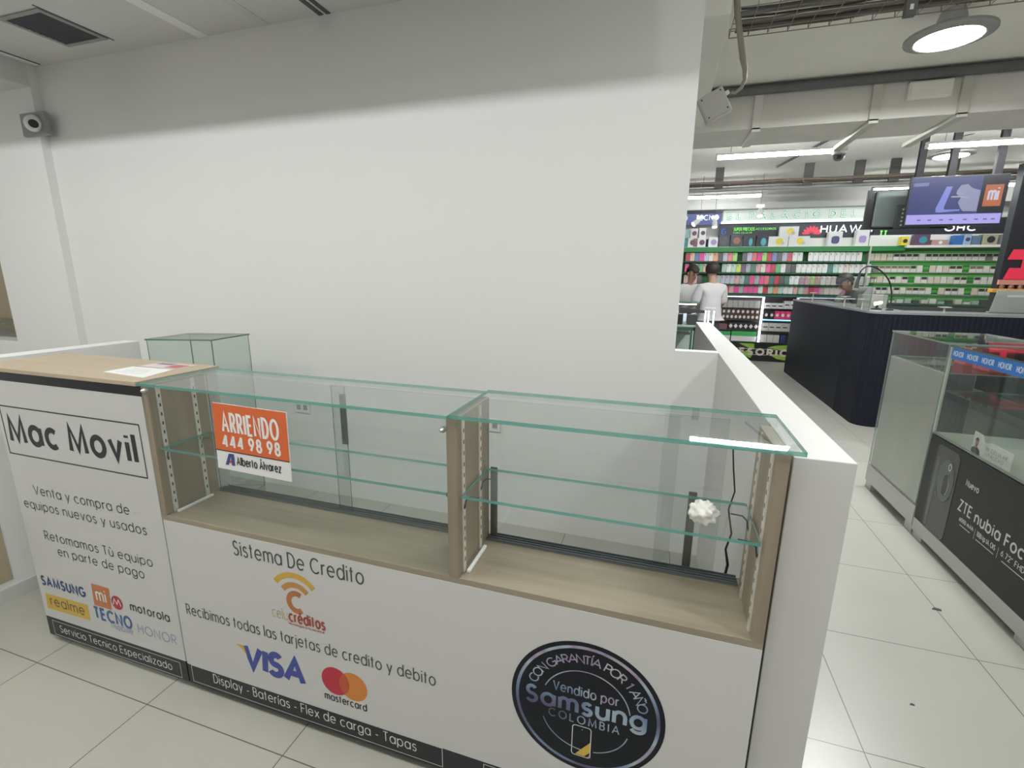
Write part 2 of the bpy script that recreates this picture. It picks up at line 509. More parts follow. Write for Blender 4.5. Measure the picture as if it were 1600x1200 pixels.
def lettering(parent, mats, put, lines, name='lettering'):
    mb = MB()
    for ln in lines:
        write(mb, *ln[:6], put, **(ln[6] if len(ln) > 6 else {}))
    return build(name, mb, mats, parent)
def frame_rect(mb, u0, v0, u1, v1, w, put, m=0):
    ribbon(mb, [(u0, v0), (u1, v0), (u1, v1), (u0, v1), (u0, v0)], w, put, m)
def flat(mb, pts, put, m=0):
    mb.poly([put(u, v) for u, v in pts], m)

# ================================================================== the setting
FLOOR_TILE = tiles('cream floor tiles', (0.435, 0.425, 0.38), (0.10, 0.09, 0.07), 0.6003, -0.6856, -0.1002)
struct('floor', box((-7, -7, -0.1), (14, 9.4, 0)), FLOOR_TILE)
# hall ceiling, back wall of the hall
struct('ceiling', box((-7, -7, 3.2), (14, 9.4, 3.3)), HALL_CEIL)
struct('wall_far', box((-7, 9.25, 0), (14, 9.4, 3.2)), HALL_CEIL)
# stall: full-height back wall, low walls, nearer wall segment beside it
struct('wall_back', box((-2.82, 1.526, 0), (1.65, 1.62, 3.2)), WHITE_WALL)
struct('wall_right', box((1.859, 0.03, 0), (1.975, 3.39, 1.149)), WHITE_TOP, bevel=0.002)
struct('wall_back', box((1.65, 1.526, 0), (1.859, 1.60, 1.149)), WHITE_WALL)
lw_ = struct('wall_left', box((-1.36, -0.3, 0), (-1.25, 0.86, 1.135)), WHITE_WALL, bevel=0.002)
struct('baseboard_left', box((-1.25, 0.0, 0), (-1.243, 0.86, 0.07)), WHITE_LAM)
struct('trim_1', box((-1.2499, -0.28, 0.10), (-1.246, 0.125, 0.42)), mat('tan board', (0.42, 0.36, 0.25), rough=0.5))
wl = MB()
wl.box((-3.59, 1.47, 0), (-2.82, 1.62, 3.2))
wl.box((-7, 1.47, 0), (-3.59, 1.62, 0.94))
wl.box((-7, 1.47, 2.2), (-3.59, 1.62, 3.2))
struct('wall_left', wl, WHITE_WALL)
ni = MB()
ni.box((-7, 2.0, 0.9), (-3.3, 2.03, 2.25), 0)
ni.box((-7, 1.62, 0.9), (-3.3, 2.0, 0.94), 1)
struct('trim_2', ni, [mat('tan niche back', (0.38, 0.31, 0.20), rough=0.5, var=0.15), GREY_METAL])
gs = build('glass_shelf', slab((-5.0, 1.66, 1.045), (-3.62, 1.96, 1.053)), [GLASS_GREEN, EDGE_DARK], loc=(-4.3, 1.8, 1.045))
tag(gs, 'glass shelf with dark rim inside the opening in the side wall', 'shelf')
# soffit over the stall with its fascia, painted and dark slots
struct('ceiling', box((-7, 0.42, 2.935), (1.65, 1.526, 3.0)), CEIL_PAINT)
struct('trim_3', box((-7, 0.36, 2.68), (1.65, 0.42, 3.2)), CEIL_PAINT)
struct('trim_4', box((-7, 0.42, 2.79), (-2.82, 1.47, 2.935)), CEIL_PAINT)
STRIP_W = mat('white ceiling strip', (0.95, 0.945, 0.93), rough=0.5)
SLOT_D = mat('dark ceiling slot', (0.10, 0.105, 0.12), rough=0.7)
def strip(n_, x0, x1, m_, y1=1.52):
    struct('trim_%d' % n_, box((x0, 0.42, 2.931), (x1, y1, 2.9352)), m_)
strip(5, -1.287, -1.205, STRIP_W)
strip(6, -0.79, -0.735, mat('grey ceiling strip', (0.68, 0.67, 0.65), rough=0.6))
strip(7, -0.392, -0.362, SLOT_D)
strip(8, -0.342, -0.315, SLOT_D)
strip(9, -2.775, -2.735, STRIP_W, 1.5)
strip(10, -2.733, -2.722, SLOT_D, 1.5)

# air vent in the soffit
t = thing('air_vent', 'square air vent with dark mottled grille in the grey soffit', 'air vent', (-2.02, 1.19, 2.935))
fr = MB()
for a, b in (((-2.21, 1.015, 2.927), (-1.845, 1.045, 2.935)), ((-2.21, 1.345, 2.927), (-1.845, 1.375, 2.935)), ((-2.21, 1.045, 2.927), (-2.18, 1.345, 2.935)), ((-1.875, 1.045, 2.927), (-1.845, 1.345, 2.935))):
    fr.box(a, b)
build('frame', fr, mat('mottled vent frame', (0.36, 0.36, 0.35), rough=0.6, var=0.25, vscale=12), t, bevel=0.002)
sl = MB()
for i in range(9):
    y = 1.055 + i * 0.032
    sl.poly([(-2.18, y, 2.934), (-1.875, y, 2.934), (-1.875, y + 0.028, 2.926), (-2.18, y + 0.028, 2.926)])
build('grille', sl, mat('mottled vent slats', (0.045, 0.047, 0.06), rough=0.6, var=0.5, vscale=14), t)  # dark slats, mottled by noise
build('duct_shade', box((-2.18, 1.045, 2.9335), (-1.875, 1.345, 2.9347)), mat('vent shade', (0.01, 0.01, 0.012), rough=0.9), t)  # thin near-black plate paints the shade inside the duct
build('gap_line', box((-1.840, 0.99, 2.932), (-1.832, 1.40, 2.9352)), SLOT_D, t)

# security camera on its square box
t = thing('security_camera', 'white ball security camera on a grey square box at the wall corner', 'security camera', (-2.81, 1.469, 2.54))
build('mounting_box', box((-2.945, 1.440, 2.468), (-2.685, 1.469, 2.618)), mat('grey camera box', (0.30, 0.31, 0.30), rough=0.5), t, bevel=0.004)
cb = MB().ball((-2.785, 1.425, 2.54), 0.055, 20, 12, sc=(1.25, 0.8, 1))
build('camera_ball', cb, WHITE_PL, t, smooth=True)
d = (Vector((1.57, -1.04, 1.51)) - Vector((-2.785, 1.425, 2.54))).normalized()
p0 = Vector((-2.782, 1.425, 2.538)) + d * 0.046
build('lens', MB().tube([p0, p0 + d * 0.014], 0.027, 20), BLACK_PL, t, smooth=True)
build('lens_ring', MB().tube([p0 - d * 0.004, p0 + d * 0.008], 0.036, 20), WHITE_PL, t, smooth=True)

# wall sockets behind the counters
def outlet(x, z, label):
    t = thing('wall_outlet', label, 'wall outlet', (x, 1.526, z), 'wall outlets inside the stall')
    build('cover_plate', box((x - 0.06, 1.514, z - 0.04), (x + 0.06, 1.526, z + 0.04)), WHITE_PL, t, bevel=0.003)
    for dx in (-0.028, 0.028):
        h = MB().box((x + dx - 0.016, 1.512, z - 0.018), (x + dx + 0.016, 1.5142, z + 0.018))
        build('socket', h, mat('socket grey', (0.35, 0.35, 0.35), rough=0.4), t, bevel=0.002)
outlet(0.635, 0.64, 'white wall outlet seen through the glass beside the middle wooden panel')
outlet(-0.75, 0.62, 'white wall outlet seen behind the orange rental sign')

# ================================================================== service counter with the printed front
PUT = wall_put((0, 0, 0), (1, 0, 0), (0, 0, 1), 0.0006)
t = thing('service_counter', 'white service counter with oak top and shop name in a thin frame', 'counter', (-0.39, 0.14, 0))
fp = build('front_panel', box((-0.78, 0, 0.117), (-0.004, 0.018, 1.123)), WHITE_LAM, t)
build('top_band', box((-0.78, 0.003, 1.123), (-0.004, 0.018, 1.160)), BLACK_VINYL, t)
build('worktop', box((-0.85, -0.012, 1.160), (-0.004, 0.29, 1.175)), WOOD_TOP, t, bevel=0.0015)
ks = build('kick_strip', box((-0.78, 0.0, 0.028), (-0.004, 0.018, 0.117)), BLACK_VINYL, t)
build('side_panel', box((-0.78, 0.018, 0.03), (-0.764, 0.28, 1.160)), WHITE_LAM, t)
build('side_panel', box((-0.022, 0.018, 0.03), (-0.006, 0.28, 1.160)), WHITE_LAM, t)
for x in (-0.72, -0.06):
    for y in (0.04, 0.25):
        build('foot', MB().lathe([(0.018, 0), (0.018, 0.006), (0.011, 0.01), (0.011, 0.031)], (x, y, 0), 12), BLACK_PL, t)
mb = MB()
frame_rect(mb, -0.760, 0.838, -0.038, 1.026, 0.0045, PUT)
write(mb, 'Mac Movil', -0.728, -0.076, 0.891, 0.092, 0.0205, PUT)
build('lettering', mb, INK, fp)
lettering(fp, INK_GREY, PUT, [
    ('Venta y compra de', -0.668, -0.160, 0.682, 0.036, 0.0042),
    ('equipos nuevos y usados', -0.746, -0.091, 0.616, 0.036, 0.0042),
    ('Retomamos T\u00f9 equipo', -0.665, -0.089, 0.491, 0.036, 0.0042),
    ('en parte de pago', -0.606, -0.143, 0.432, 0.036, 0.0042)])
INK_NAVY = mat('navy print', (0.035, 0.06, 0.19), rough=0.5)
INK_BLUE = mat('blue print', (0.05, 0.12, 0.30), rough=0.5)
lettering(fp, INK_NAVY, PUT, [('SAMSUNG', -0.752, -0.498, 0.271, 0.038, 0.0095)])
lettering(fp, INK_BLUE, PUT, [('TECNO', -0.462, -0.262, 0.189, 0.047, 0.011), ])
lettering(fp, mat('grey blue print', (0.30, 0.36, 0.45), rough=0.5), PUT, [('Mobile', -0.379, -0.262, 0.162, 0.026, 0.004), ('HONOR', -0.228, -0.035, 0.181, 0.038, 0.0055)])
lettering(fp, INK, PUT, [('motorola', -0.248, -0.052, 0.274, 0.034, 0.0055)])
ORANGE = mat('orange print', (0.66, 0.13, 0.035), rough=0.5)
mb = MB()
flat(mb, [(-0.454, 0.247), (-0.358, 0.247), (-0.352, 0.343), (-0.448, 0.343)], PUT)
build('logo', mb, mat('dull orange print', (0.50, 0.17, 0.07), rough=0.5), fp)
PUT2 = wall_put((0, 0, 0), (1, 0, 0), (0, 0, 1), 0.0010)
lettering(fp, INK_WHITE, PUT2, [('mi', -0.430, -0.380, 0.274, 0.052, 0.008)])
mb = MB()
flat(mb, [(-0.32 + 0.030 * math.cos(a * PI / 14), 0.288 + 0.030 * math.sin(a * PI / 14)) for a in range(28)], PUT)
build('logo', mb, mat('dark red print', (0.42, 0.035, 0.05), rough=0.5), fp)
mb = MB()
ribbon(mb, [(-0.341, 0.277), (-0.331, 0.304), (-0.32, 0.281), (-0.309, 0.304), (-0.299, 0.277)], 0.005, PUT2)
build('logo', mb, INK_WHITE, fp)
mb = MB()
flat(mb, [(-0.755, 0.158), (-0.498, 0.164), (-0.498, 0.235), (-0.748, 0.230)], PUT)
build('logo', mb, mat('ochre print', (0.62, 0.40, 0.07), rough=0.5), fp)
lettering(fp, mat('brown print', (0.16, 0.12, 0.04), rough=0.5), PUT2, [('realme', -0.725, -0.525, 0.182, 0.042, 0.006)])
PUT3 = PUT
mb = MB()
frame_rect(mb, -0.745, 0.036, -0.036, 0.103, 0.002, PUT3)
write(mb, 'Servicio Tecnico Especializado', -0.705, -0.082, 0.056, 0.032, 0.0034, PUT3)
build('lettering', mb, INK_WHITE, ks)

# papers on the worktop
pp = MB().prism([(-0.262, 0.062, 1.1752), (-0.04, 0.040, 1.1752), (-0.082, 0.172, 1.1752), (-0.272, 0.165, 1.1752)], (0, 0, 0.0012))
pa = build('paper_sheet', pp, mat('white paper', (0.80, 0.80, 0.80), rough=0.7), loc=(-0.16, 0.11, 1.1752))
tag(pa, 'plain white paper sheet lying on the oak worktop nearer its front edge', 'paper')
ink = MB()
pt = wall_put((-0.25, 0.06, 1.1764), (1, 0, 0), (0, 1, 0), 0.0002)
for i, y in enumerate((0.02, 0.038, 0.052, 0.066, 0.08)):
    ribbon(ink, [(0.02 + 0.01 * (i % 2), y), (0.15 - 0.01 * i, y)], 0.003, pt)
build('print', ink, mat('faint print', (0.45, 0.45, 0.48), rough=0.7), pa)
t = thing('leaflet', 'colourful printed leaflet lying behind the white sheet on the worktop', 'leaflet', (-0.17, 0.21, 1.1752))
build('sheet', MB().prism([(-0.262, 0.178, 1.1752), (-0.084, 0.182, 1.1752), (-0.075, 0.262, 1.1752), (-0.255, 0.255, 1.1752)], (0, 0, 0.0014)), mat('leaflet paper', (0.66, 0.60, 0.62), rough=0.5), t)
pt = wall_put((-0.262, 0.178, 1.1766), (1, 0, 0), (0, 1, 0), 0.0002)
mb = MB()
flat(mb, [(0.02, 0.05), (0.10, 0.05), (0.10, 0.075), (0.02, 0.072)], pt)
build('picture', mb, mat('leaflet dark', (0.16, 0.13, 0.22), rough=0.4), t)
mb = MB()
flat(mb, [(0.11, 0.012), (0.172, 0.012), (0.175, 0.07), (0.11, 0.066)], pt)
build('picture', mb, mat('leaflet red', (0.45, 0.10, 0.10), rough=0.4), t)

# ================================================================== glass display counter
t = thing('display_counter', 'long glass display counter with white printed front and two empty bays', 'display counter', (0.92, 0.12, 0))
fp = build('front_panel', box((0.002, 0, 0.111), (1.847, 0.018, 0.692)), WHITE_LAM, t)
ks = build('kick_strip', box((0.002, 0.0, 0.028), (1.847, 0.018, 0.111)), BLACK_VINYL, t)
build('base_board', box((0.0, 0.001, 0.692), (1.847, 0.245, 0.710)), WOOD_IN, t)
for i, (x0, x1) in enumerate(((0.0, 0.022), (1.07, 1.100), (1.822, 1.847))):
    build('side_panel', box((x0, 0.0, 0.710), (x1, 0.205 + 0.03 * (i == 1), 1.163)), WOOD_SIDE, t, bevel=0.001)
build('back_panel', box((0.002, 0.225, 0.03), (1.847, 0.243, 0.692)), WHITE_LAM, t)
for x in (0.05, 0.92, 1.80):
    for y in (0.04, 0.21):
        build('foot', MB().lathe([(0.018, 0), (0.018, 0.006), (0.011, 0.01), (0.011, 0.031)], (x, y, 0), 12), BLACK_PL, t)
def standard(xf, sgn, y):
    s = MB()
    s.box((xf, y - 0.007, 0.712), (xf + sgn * 0.004, y + 0.007, 1.158), 0)
    for i in range(13):
        z = 0.745 + i * 0.031
        s.box((xf + sgn * 0.0035, y - 0.0022, z), (xf + sgn * 0.0046, y + 0.0022, z + 0.011), 1)
    build('shelf_standard', s, [mat('worn white strip', (0.58, 0.56, 0.50), rough=0.5, var=0.3, vscale=30), BLACK_PL], t)
for xf, sg in ((0.022, 1), (1.100, 1), (1.822, -1), (1.07, -1)):
    for y in (0.034, 0.155):
        standard(xf, sg, y)
for x in (0.036, 1.114):
    build('spare_bracket', MB().box((x - 0.005, 0.03, 0.7102), (x + 0.005, 0.165, 0.719)), WHITE_PL, t, bevel=0.002)
def bracket(xf, sg, y):
    b = MB().tube([(xf + sg * 0.002, y, 0.905), (xf + sg * 0.006, y, 0.928), (xf + sg * 0.018, y, 0.939), (xf + sg * 0.045, y, 0.9405)], 0.0022, 6)
    build('shelf_bracket', b, DARK_METAL, t)
for xf, sg in ((0.026, 1), (1.104, 1), (1.818, -1), (1.066, -1)):
    for y in (0.03, 0.155):
        bracket(xf, sg, y)
build('glass_shelf', slab((0.030, 0.012, 0.943), (1.062, 0.192, 0.951)), [GLASS, EDGE], t)
build('glass_shelf', slab((1.106, 0.008, 0.943), (1.816, 0.205, 0.951)), [GLASS, EDGE], t)
build('glass_top', slab((0.002, -0.012, 1.163), (1.078, 0.270, 1.172)), [GLASS, EDGE], t)
build('glass_top', slab((1.081, -0.008, 1.164), (1.872, 0.279, 1.174)), [GLASS, EDGE], t)
FPG = glass('front pane glass', (0.97, 0.985, 0.98))
build('front_glass', slab((0.024, 0.003, 0.711), (1.068, 0.008, 1.158)), [FPG, FPG], t)
for x0, x1, y in ((0.024, 0.61, 0.2075), (0.55, 1.068, 0.2195), (1.102, 1.64, 0.2195), (1.60, 1.76, 0.2375)):
    build('rear_door', slab((x0, y, 0.716), (x1, y + 0.004, 1.160)), [GLASS_DOOR, EDGE_DARK], t)
for x in (0.585, 1.118, 1.69):
    z0, z1 = (0.955, 1.13) if x < 1 else (0.715, 0.945)
    build('door_pull', box((x - 0.011, 0.226 if x < 1.5 else 0.243, z0), (x + 0.011, 0.234 if x < 1.5 else 0.251, z1)), mat('worn dark pull', (0.16, 0.145, 0.135), rough=0.4, metal=0.4, var=0.3, vscale=20), t, bevel=0.002)
for x0, x1 in ((0.024, 1.068), (1.102, 1.82)):
    tr_ = MB()
    for y in (0.204, 0.2145, 0.2265, 0.2405):
        tr_.box((x0, y, 0.710), (x1, y + 0.002, 0.719))
    tr_.box((x0, 0.203, 0.7101), (x1, 0.2425, 0.7125))
    build('door_track', tr_, mat('dull track', (0.17, 0.18, 0.19), rough=0.45, metal=0.5), t)
for x, z in ((0.020, 1.147), (1.062, 1.132)):
    build('glass_screw', MB().lathe([(0.0085, 0), (0.0085, 0.006), (0.005, 0.014), (0.0015, 0.017)], (x, 0.002, z), 16, axis='y'), STEEL, t, smooth=True)

mb = write(MB(), 'Sistema De Credito', 0.302, 0.792, 0.621, 0.050, 0.0055, PUT)
write(mb, 'Recibimos todas las tarjetas de credito y debito', 0.045, 1.018, 0.3335, 0.040, 0.0045, PUT)
build('lettering', mb, INK_GREY, fp)
GOLD, BRONZE, COPPER = mat('gold print', (0.60, 0.36, 0.06), rough=0.5), mat('bronze print', (0.50, 0.24, 0.06), rough=0.5), mat('copper print', (0.44, 0.16, 0.05), rough=0.5)
mb = MB(); ribbon(mb, arc(0.535, 0.500, 0.094, 0.094, 142, 40, 14), 0.019, PUT); build('logo', mb, GOLD, fp)
mb = MB(); ribbon(mb, arc(0.535, 0.500, 0.060, 0.060, 142, 40, 12), 0.019, PUT); build('logo', mb, BRONZE, fp)
mb = MB(); ribbon(mb, arc(0.537, 0.498, 0.030, 0.032, 55, 305, 18), 0.019, PUT); build('logo', mb, COPPER, fp)
mb = write(MB(), 'celu', 0.432, 0.494, 0.422, 0.038, 0.003, PUT)
build('lettering', mb, mat('pale gold print', (0.52, 0.40, 0.24), rough=0.5), fp)
mb = write(MB(), 'cr\u00e9ditos', 0.502, 0.637, 0.423, 0.036, 0.0075, PUT)
write(mb, 'tecnologia a tu alcance', 0.496, 0.634, 0.409, 0.008, 0.0015, PUT)
build('lettering', mb, mat('maroon print', (0.32, 0.06, 0.035), rough=0.5), fp)
VISA = mat('royal blue print', (0.045, 0.07, 0.30), rough=0.5)
mb = MB()
write(mb, 'VISA', 0.288, 0.530, 0.188, 0.082, 0.024, PUT, gap=0.02, slant=0.10)
build('lettering', mb, VISA, fp)
mb = MB(); flat(mb, [(0.256, 0.268), (0.290, 0.268), (0.302, 0.226), (0.284, 0.252)], PUT2); build('logo', mb, GOLD, fp)
circ = lambda cx, cz, r, n_=40: [(cx + r * math.cos(2 * PI * i / n_), cz + r * math.sin(2 * PI * i / n_)) for i in range(n_)]
mb = MB(); flat(mb, circ(0.660, 0.238, 0.052), PUT); build('logo', mb, mat('crimson print', (0.46, 0.02, 0.045), rough=0.5), fp)
mb = MB(); flat(mb, circ(0.727, 0.236, 0.052), wall_put((0, 0, 0), (1, 0, 0), (0, 0, 1), 0.0003)); build('logo', mb, mat('amber print', (0.60, 0.21, 0.035), rough=0.5), fp)
def lens_pts(ax, bx, z, r):
    h = math.degrees(math.acos((bx - ax) / 2 / r))
    return arc(ax, z, r, r, -h, h, 12) + arc(bx, z, r, r, 180 - h, 180 + h, 12)
mb = MB(); flat(mb, lens_pts(0.660, 0.727, 0.237, 0.052), PUT2); build('logo', mb, mat('brick print', (0.50, 0.075, 0.035), rough=0.5), fp)
mb = write(MB(), 'mastercard', 0.615, 0.772, 0.158, 0.026, 0.0042, PUT)
build('lettering', mb, INK, fp)
mb = MB()
frame_rect(mb, 0.022, 0.040, 1.035, 0.1105, 0.002, PUT)
write(mb, 'Display - Bater\u00edas - Flex de carga - Tapas', 0.125, 0.945, 0.0655, 0.036, 0.0034, PUT)
frame_rect(mb, 1.170, 0.040, 1.80, 0.1035, 0.002, PUT)
build('lettering', mb, INK_WHITE, ks)

# round badge sticker
BC, BR = (1.457, 0.400), 0.203
mb = MB(); flat(mb, circ(BC[0], BC[1], BR, 72), PUT); 
bd = build('badge', mb, mat('badge black', (0.010, 0.012, 0.016), rough=0.4, spec=0.2), t)
bd['label'] = 'round black warranty sticker'
def holo():
    m, tt, n, l = nt_new('iridescent print')
    b = n['Principled BSDF']; b.inputs['Roughness'].default_value = 0.4
    no = n.new('ShaderNodeTexNoise'); no.inputs['Scale'].default_value = 6.5; no.inputs['Detail'].default_value = 1
    tc = n.new('ShaderNodeTexCoord')
    cr_ = n.new('ShaderNodeValToRGB')
    e = cr_.color_ramp.elements
    e[0].position = 0.3; e[0].color = (0.09, 0.075, 0.16, 1)
    e[1].position = 0.7; e[1].color = (0.50, 0.46, 0.50, 1)
    for p, c in ((0.43, (0.17, 0.25, 0.38, 1)), (0.55, (0.38, 0.46, 0.52, 1)), (0.62, (0.30, 0.22, 0.36, 1))):
        k = e.new(p); k.color = c
    l.new(tc.outputs['Object'], no.inputs['Vector']); l.new(no.outputs['Fac'], cr_.inputs[0]); l.new(cr_.outputs[0], b.inputs['Base Color'])
    return m
HOLO = holo()
mb = MB()
ribbon(mb, arc(BC[0], BC[1], BR - 0.0165, BR - 0.0165, 0, 360, 72), 0.0085, PUT2)
build('ring', mb, HOLO, bd)
mb = MB()
ribbon(mb, arc(BC[0], 0.398, 0.117, 0.117, 158, 10, 30), 0.003, PUT2)
ribbon(mb, arc(BC[0], 0.372, 0.117, 0.108, 197, 268, 14), 0.003, PUT2)
ribbon(mb, arc(BC[0], 0.372, 0.117, 0.108, 284, 345, 12), 0.003, PUT2)
write(mb, 'Vendido por', 1.371, 1.541, 0.4365, 0.028, 0.0036, PUT2)
write(mb, 'COLOMBIA', 1.361, 1.548, 0.349, 0.024, 0.0034, PUT2, gap=0.3)
write(mb, 'Samsung', 1.298, 1.610, 0.379, 0.050, 0.0105, PUT2, gap=0.13, rise=0.006)
def arc_text(mb, s, cx, cz, r, a0, a1, cap, wt, put):
    tot = sum(GL[c][0] + (0.2 if c != ' ' else 0.1) for c in s) - 0.2
    x = 0
    for ch in s:
        w, st = GL[ch]
        am = math.radians(a0 + (a1 - a0) * (x + w / 2) / tot)
        k = cap / C_
        for q in st:
            pts = []
            for (a, b) in q:
                du, dv = (a - w / 2) * k * 1.05, b * k
                rr = r + dv
                pts.append((cx + rr * math.cos(am) + du * math.sin(am), cz + rr * math.sin(am) - du * math.cos(am)))
            ribbon(mb, pts, wt, put)
        x += w + (0.2 if ch != ' ' else 0.1)
arc_text(mb, 'CON GARANT\u00cdA POR 1 A\u00d1O', BC[0], BC[1], 0.140, 161, 15, 0.024, 0.0034, PUT2)
build('lettering', mb, HOLO, bd)
mb = MB(); ribbon(mb, rrect(1.452, 0.292, 0.050, 0.098, 0.008) + [rrect(1.452, 0.292, 0.050, 0.098, 0.008)[0]], 0.0022, PUT2)
ribbon(mb, [(1.452, 0.3305), (1.454, 0.3305)], 0.002, PUT2)
build('logo', mb, INK_WHITE, bd)
mb = MB(); flat(mb, [(1.437, 0.246), (1.462, 0.246), (1.476, 0.262), (1.476, 0.296)], PUT2); build('logo', mb, mat('yellow print', (0.62, 0.42, 0.05), rough=0.5), bd)
mb = MB(); flat(mb, [(1.466, 0.242), (1.480, 0.242), (1.479, 0.262)], PUT2); build('logo', mb, mat('purple print', (0.10, 0.035, 0.11), rough=0.5), bd)

# orange rental sign on the front pane
t = thing('rental_sign', 'orange and white rental sign stuck on the front glass pane', 'sign', (0.43, -0.001, 0.92))
build('board', MB().prism([(0.289, -0.004, 0.923), (0.568, -0.004, 0.916), (0.572, -0.004, 1.129), (0.298, -0.004, 1.134)], (0, 0.003, 0)), mat('sign white', (0.78, 0.77, 0.76), rough=0.4), t)
PS = wall_put((0, -0.004, 0), (1, 0, 0), (0, 0, 1), 0.0005)
PS2 = wall_put((0, -0.004, 0), (1, 0, 0), (0, 0, 1), 0.0009)
mb = MB(); flat(mb, [(0.2915, 0.985), (0.5693, 0.979), (0.572, 1.129), (0.298, 1.134)], PS); build('orange_field', mb, ORANGE, t)
mb = MB(); flat(mb, [(0.2914, 0.983), (0.5692, 0.977), (0.5692, 0.980), (0.2915, 0.986)], PS2); build('dark_line', mb, INK, t)
mb = write(MB(), 'ARRIENDO', 0.330, 0.537, 1.047, 0.058, 0.0088, PS2, gap=0.24, rise=-0.004)
write(mb, '444 98 98', 0.325, 0.537, 0.998, 0.037, 0.0078, PS2, gap=0.24, rise=-0.004)
build('lettering', mb, mat('sign print white', (0.82, 0.80, 0.78), rough=0.4), t)
mb = write(MB(), 'Alberto \u00c1lvarez', 0.369, 0.534, 0.943, 0.025, 0.0040, PS2, gap=0.17, rise=-0.003)
build('lettering', mb, INK, t)
mb = MB(); flat(mb, [(0.322, 0.938), (0.334, 0.938), (0.347, 0.967), (0.347, 0.976), (0.340, 0.976)], PS2); flat(mb, [(0.347, 0.976), (0.347, 0.938), (0.360, 0.938), (0.360, 0.976)], PS2)
build('logo', mb, mat('sign navy', (0.04, 0.06, 0.22), rough=0.4), t)
mb = MB(); flat(mb, [(0.336, 0.946), (0.352, 0.946), (0.345, 0.955)], wall_put((0, -0.004, 0), (1, 0, 0), (0, 0, 1), 0.0013)); build('logo', mb, mat('sign red', (0.55, 0.05, 0.05), rough=0.4), t)

# crumpled plastic on the shelf, loose black wire at the back
rnd = random.Random(3)
bm = bmesh.new()
bmesh.ops.create_icosphere(bm, subdivisions=4, radius=0.03)
for v in bm.verts:
    n_ = v.co.normalized()
    k = 1 + 0.20 * math.sin(6 * n_.x + 4 * n_.y) * math.cos(5 * n_.z + 3 * n_.x) + 0.10 * abs(math.sin(9 * n_.y + 7 * n_.z)) + 0.07 * math.sin(15 * n_.x - 9 * n_.y)
    v.co = Vector((n_.x * 1.15, n_.y * 0.85, n_.z * 0.95)) * 0.026 * k
zmin = min(v.co.z for v in bm.verts)
me = bpy.data.meshes.new('crumpled_plastic')
for v in bm.verts:
    v.co.z -= zmin
for f in bm.faces:
    f.smooth = True
bm.to_mesh(me); bm.free()
me.materials.append(mat('crumpled white film', (0.78, 0.76, 0.72), rough=0.4, var=0.12, vscale=40))
o = bpy.data.objects.new('crumpled_plastic', me); COL.objects.link(o)
o.location = (1.70, 0.06, 0.9512)
tag(o, 'crumpled ball of white plastic on the glass shelf', 'plastic wrap')
w = MB().tube([(1.775, 0.262, 1.10), (1.785, 0.262, 1.02), (1.795, 0.262, 0.955), (1.785, 0.263, 0.90), (1.80, 0.264, 0.83), (1.79, 0.263, 0.78), (1.80, 0.262, 0.735), (1.785, 0.262, 0.60)], [0.002, 0.002, 0.002, 0.002, 0.0025, 0.003, 0.004, 0.003], 8)
o = build('loose_cable', w, BLACK_PL, loc=(1.79, 0.262, 0.60))
tag(o, 'loose black cable hanging behind the end of the glass counter', 'cable')

# small glass cabinet in the corner of the stall
t = thing('glass_cabinet', 'plain green-tinted glass cabinet standing in the corner of the stall', 'cabinet', (-1.06, 1.08, 0))
Q = [Vector(p) for p in ((-1.217, 0.877, 0), (-0.866, 0.991, 0), (-0.905, 1.284, 0), (-1.256, 1.17, 0))]
def qslab(a, b, z0, z1, th=0.005):
    a, b = Vector(a), Vector(b)
    d_ = (b - a).normalized(); nn = Vector((-d_.y, d_.x, 0)) * th
    m_ = MB()
    m_.prism([(a.x, a.y, z0), (b.x, b.y, z0), (b.x, b.y, z1), (a.x, a.y, z1)], nn, 0, 0, 1)
    return m_
for i in range(4):
    build('glass_side', qslab(Q[i], Q[(i + 1) % 4], 0.12, 1.139), [GLASS_GREEN, EDGE_DARK], t)
c_ = sum(Q, Vector()) / 4
top = [c_ + (q - c_) * 1.03 for q in Q]
build('glass_top', MB().prism([(q.x, q.y, 1.139) for q in top], (0, 0, 0.008), 0, 0, 1), [glass('cabinet top glass', (0.72, 0.79, 0.76), f0=0.08), EDGE_DARK], t)
ins = [c_ + (q - c_) * 0.95 for q in Q]
build('glass_shelf', MB().prism([(q.x, q.y, 0.66) for q in ins], (0, 0, 0.006), 0, 0, 1), [GLASS_GREEN, EDGE_DARK], t)
build('plinth', MB().prism([(q.x, q.y, 0) for q in Q], (0, 0, 0.12)), GREY_METAL, t)

# small dark scraps on the corridor floor
for (x, y, r, lab) in ((2.917, 1.42, 0.02, 'dark scrap of litter lying on the floor joint before the black phone advert'), (2.555, 0.765, 0.008, 'tiny dark crumb on the floor tile nearer the half wall end')):
    m_ = MB().prism([(x - r, y - r * 0.3, 0.0005), (x + r * 0.8, y - r * 0.5, 0.0005), (x + r, y + r * 0.1, 0.0005), (x - r * 0.2, y + r * 0.5, 0.0005)], (0, 0, 0.003))
    o = build('floor_scrap', m_, DARK_GREY, loc=(x, y, 0.0005))
    tag(o, lab, 'litter')

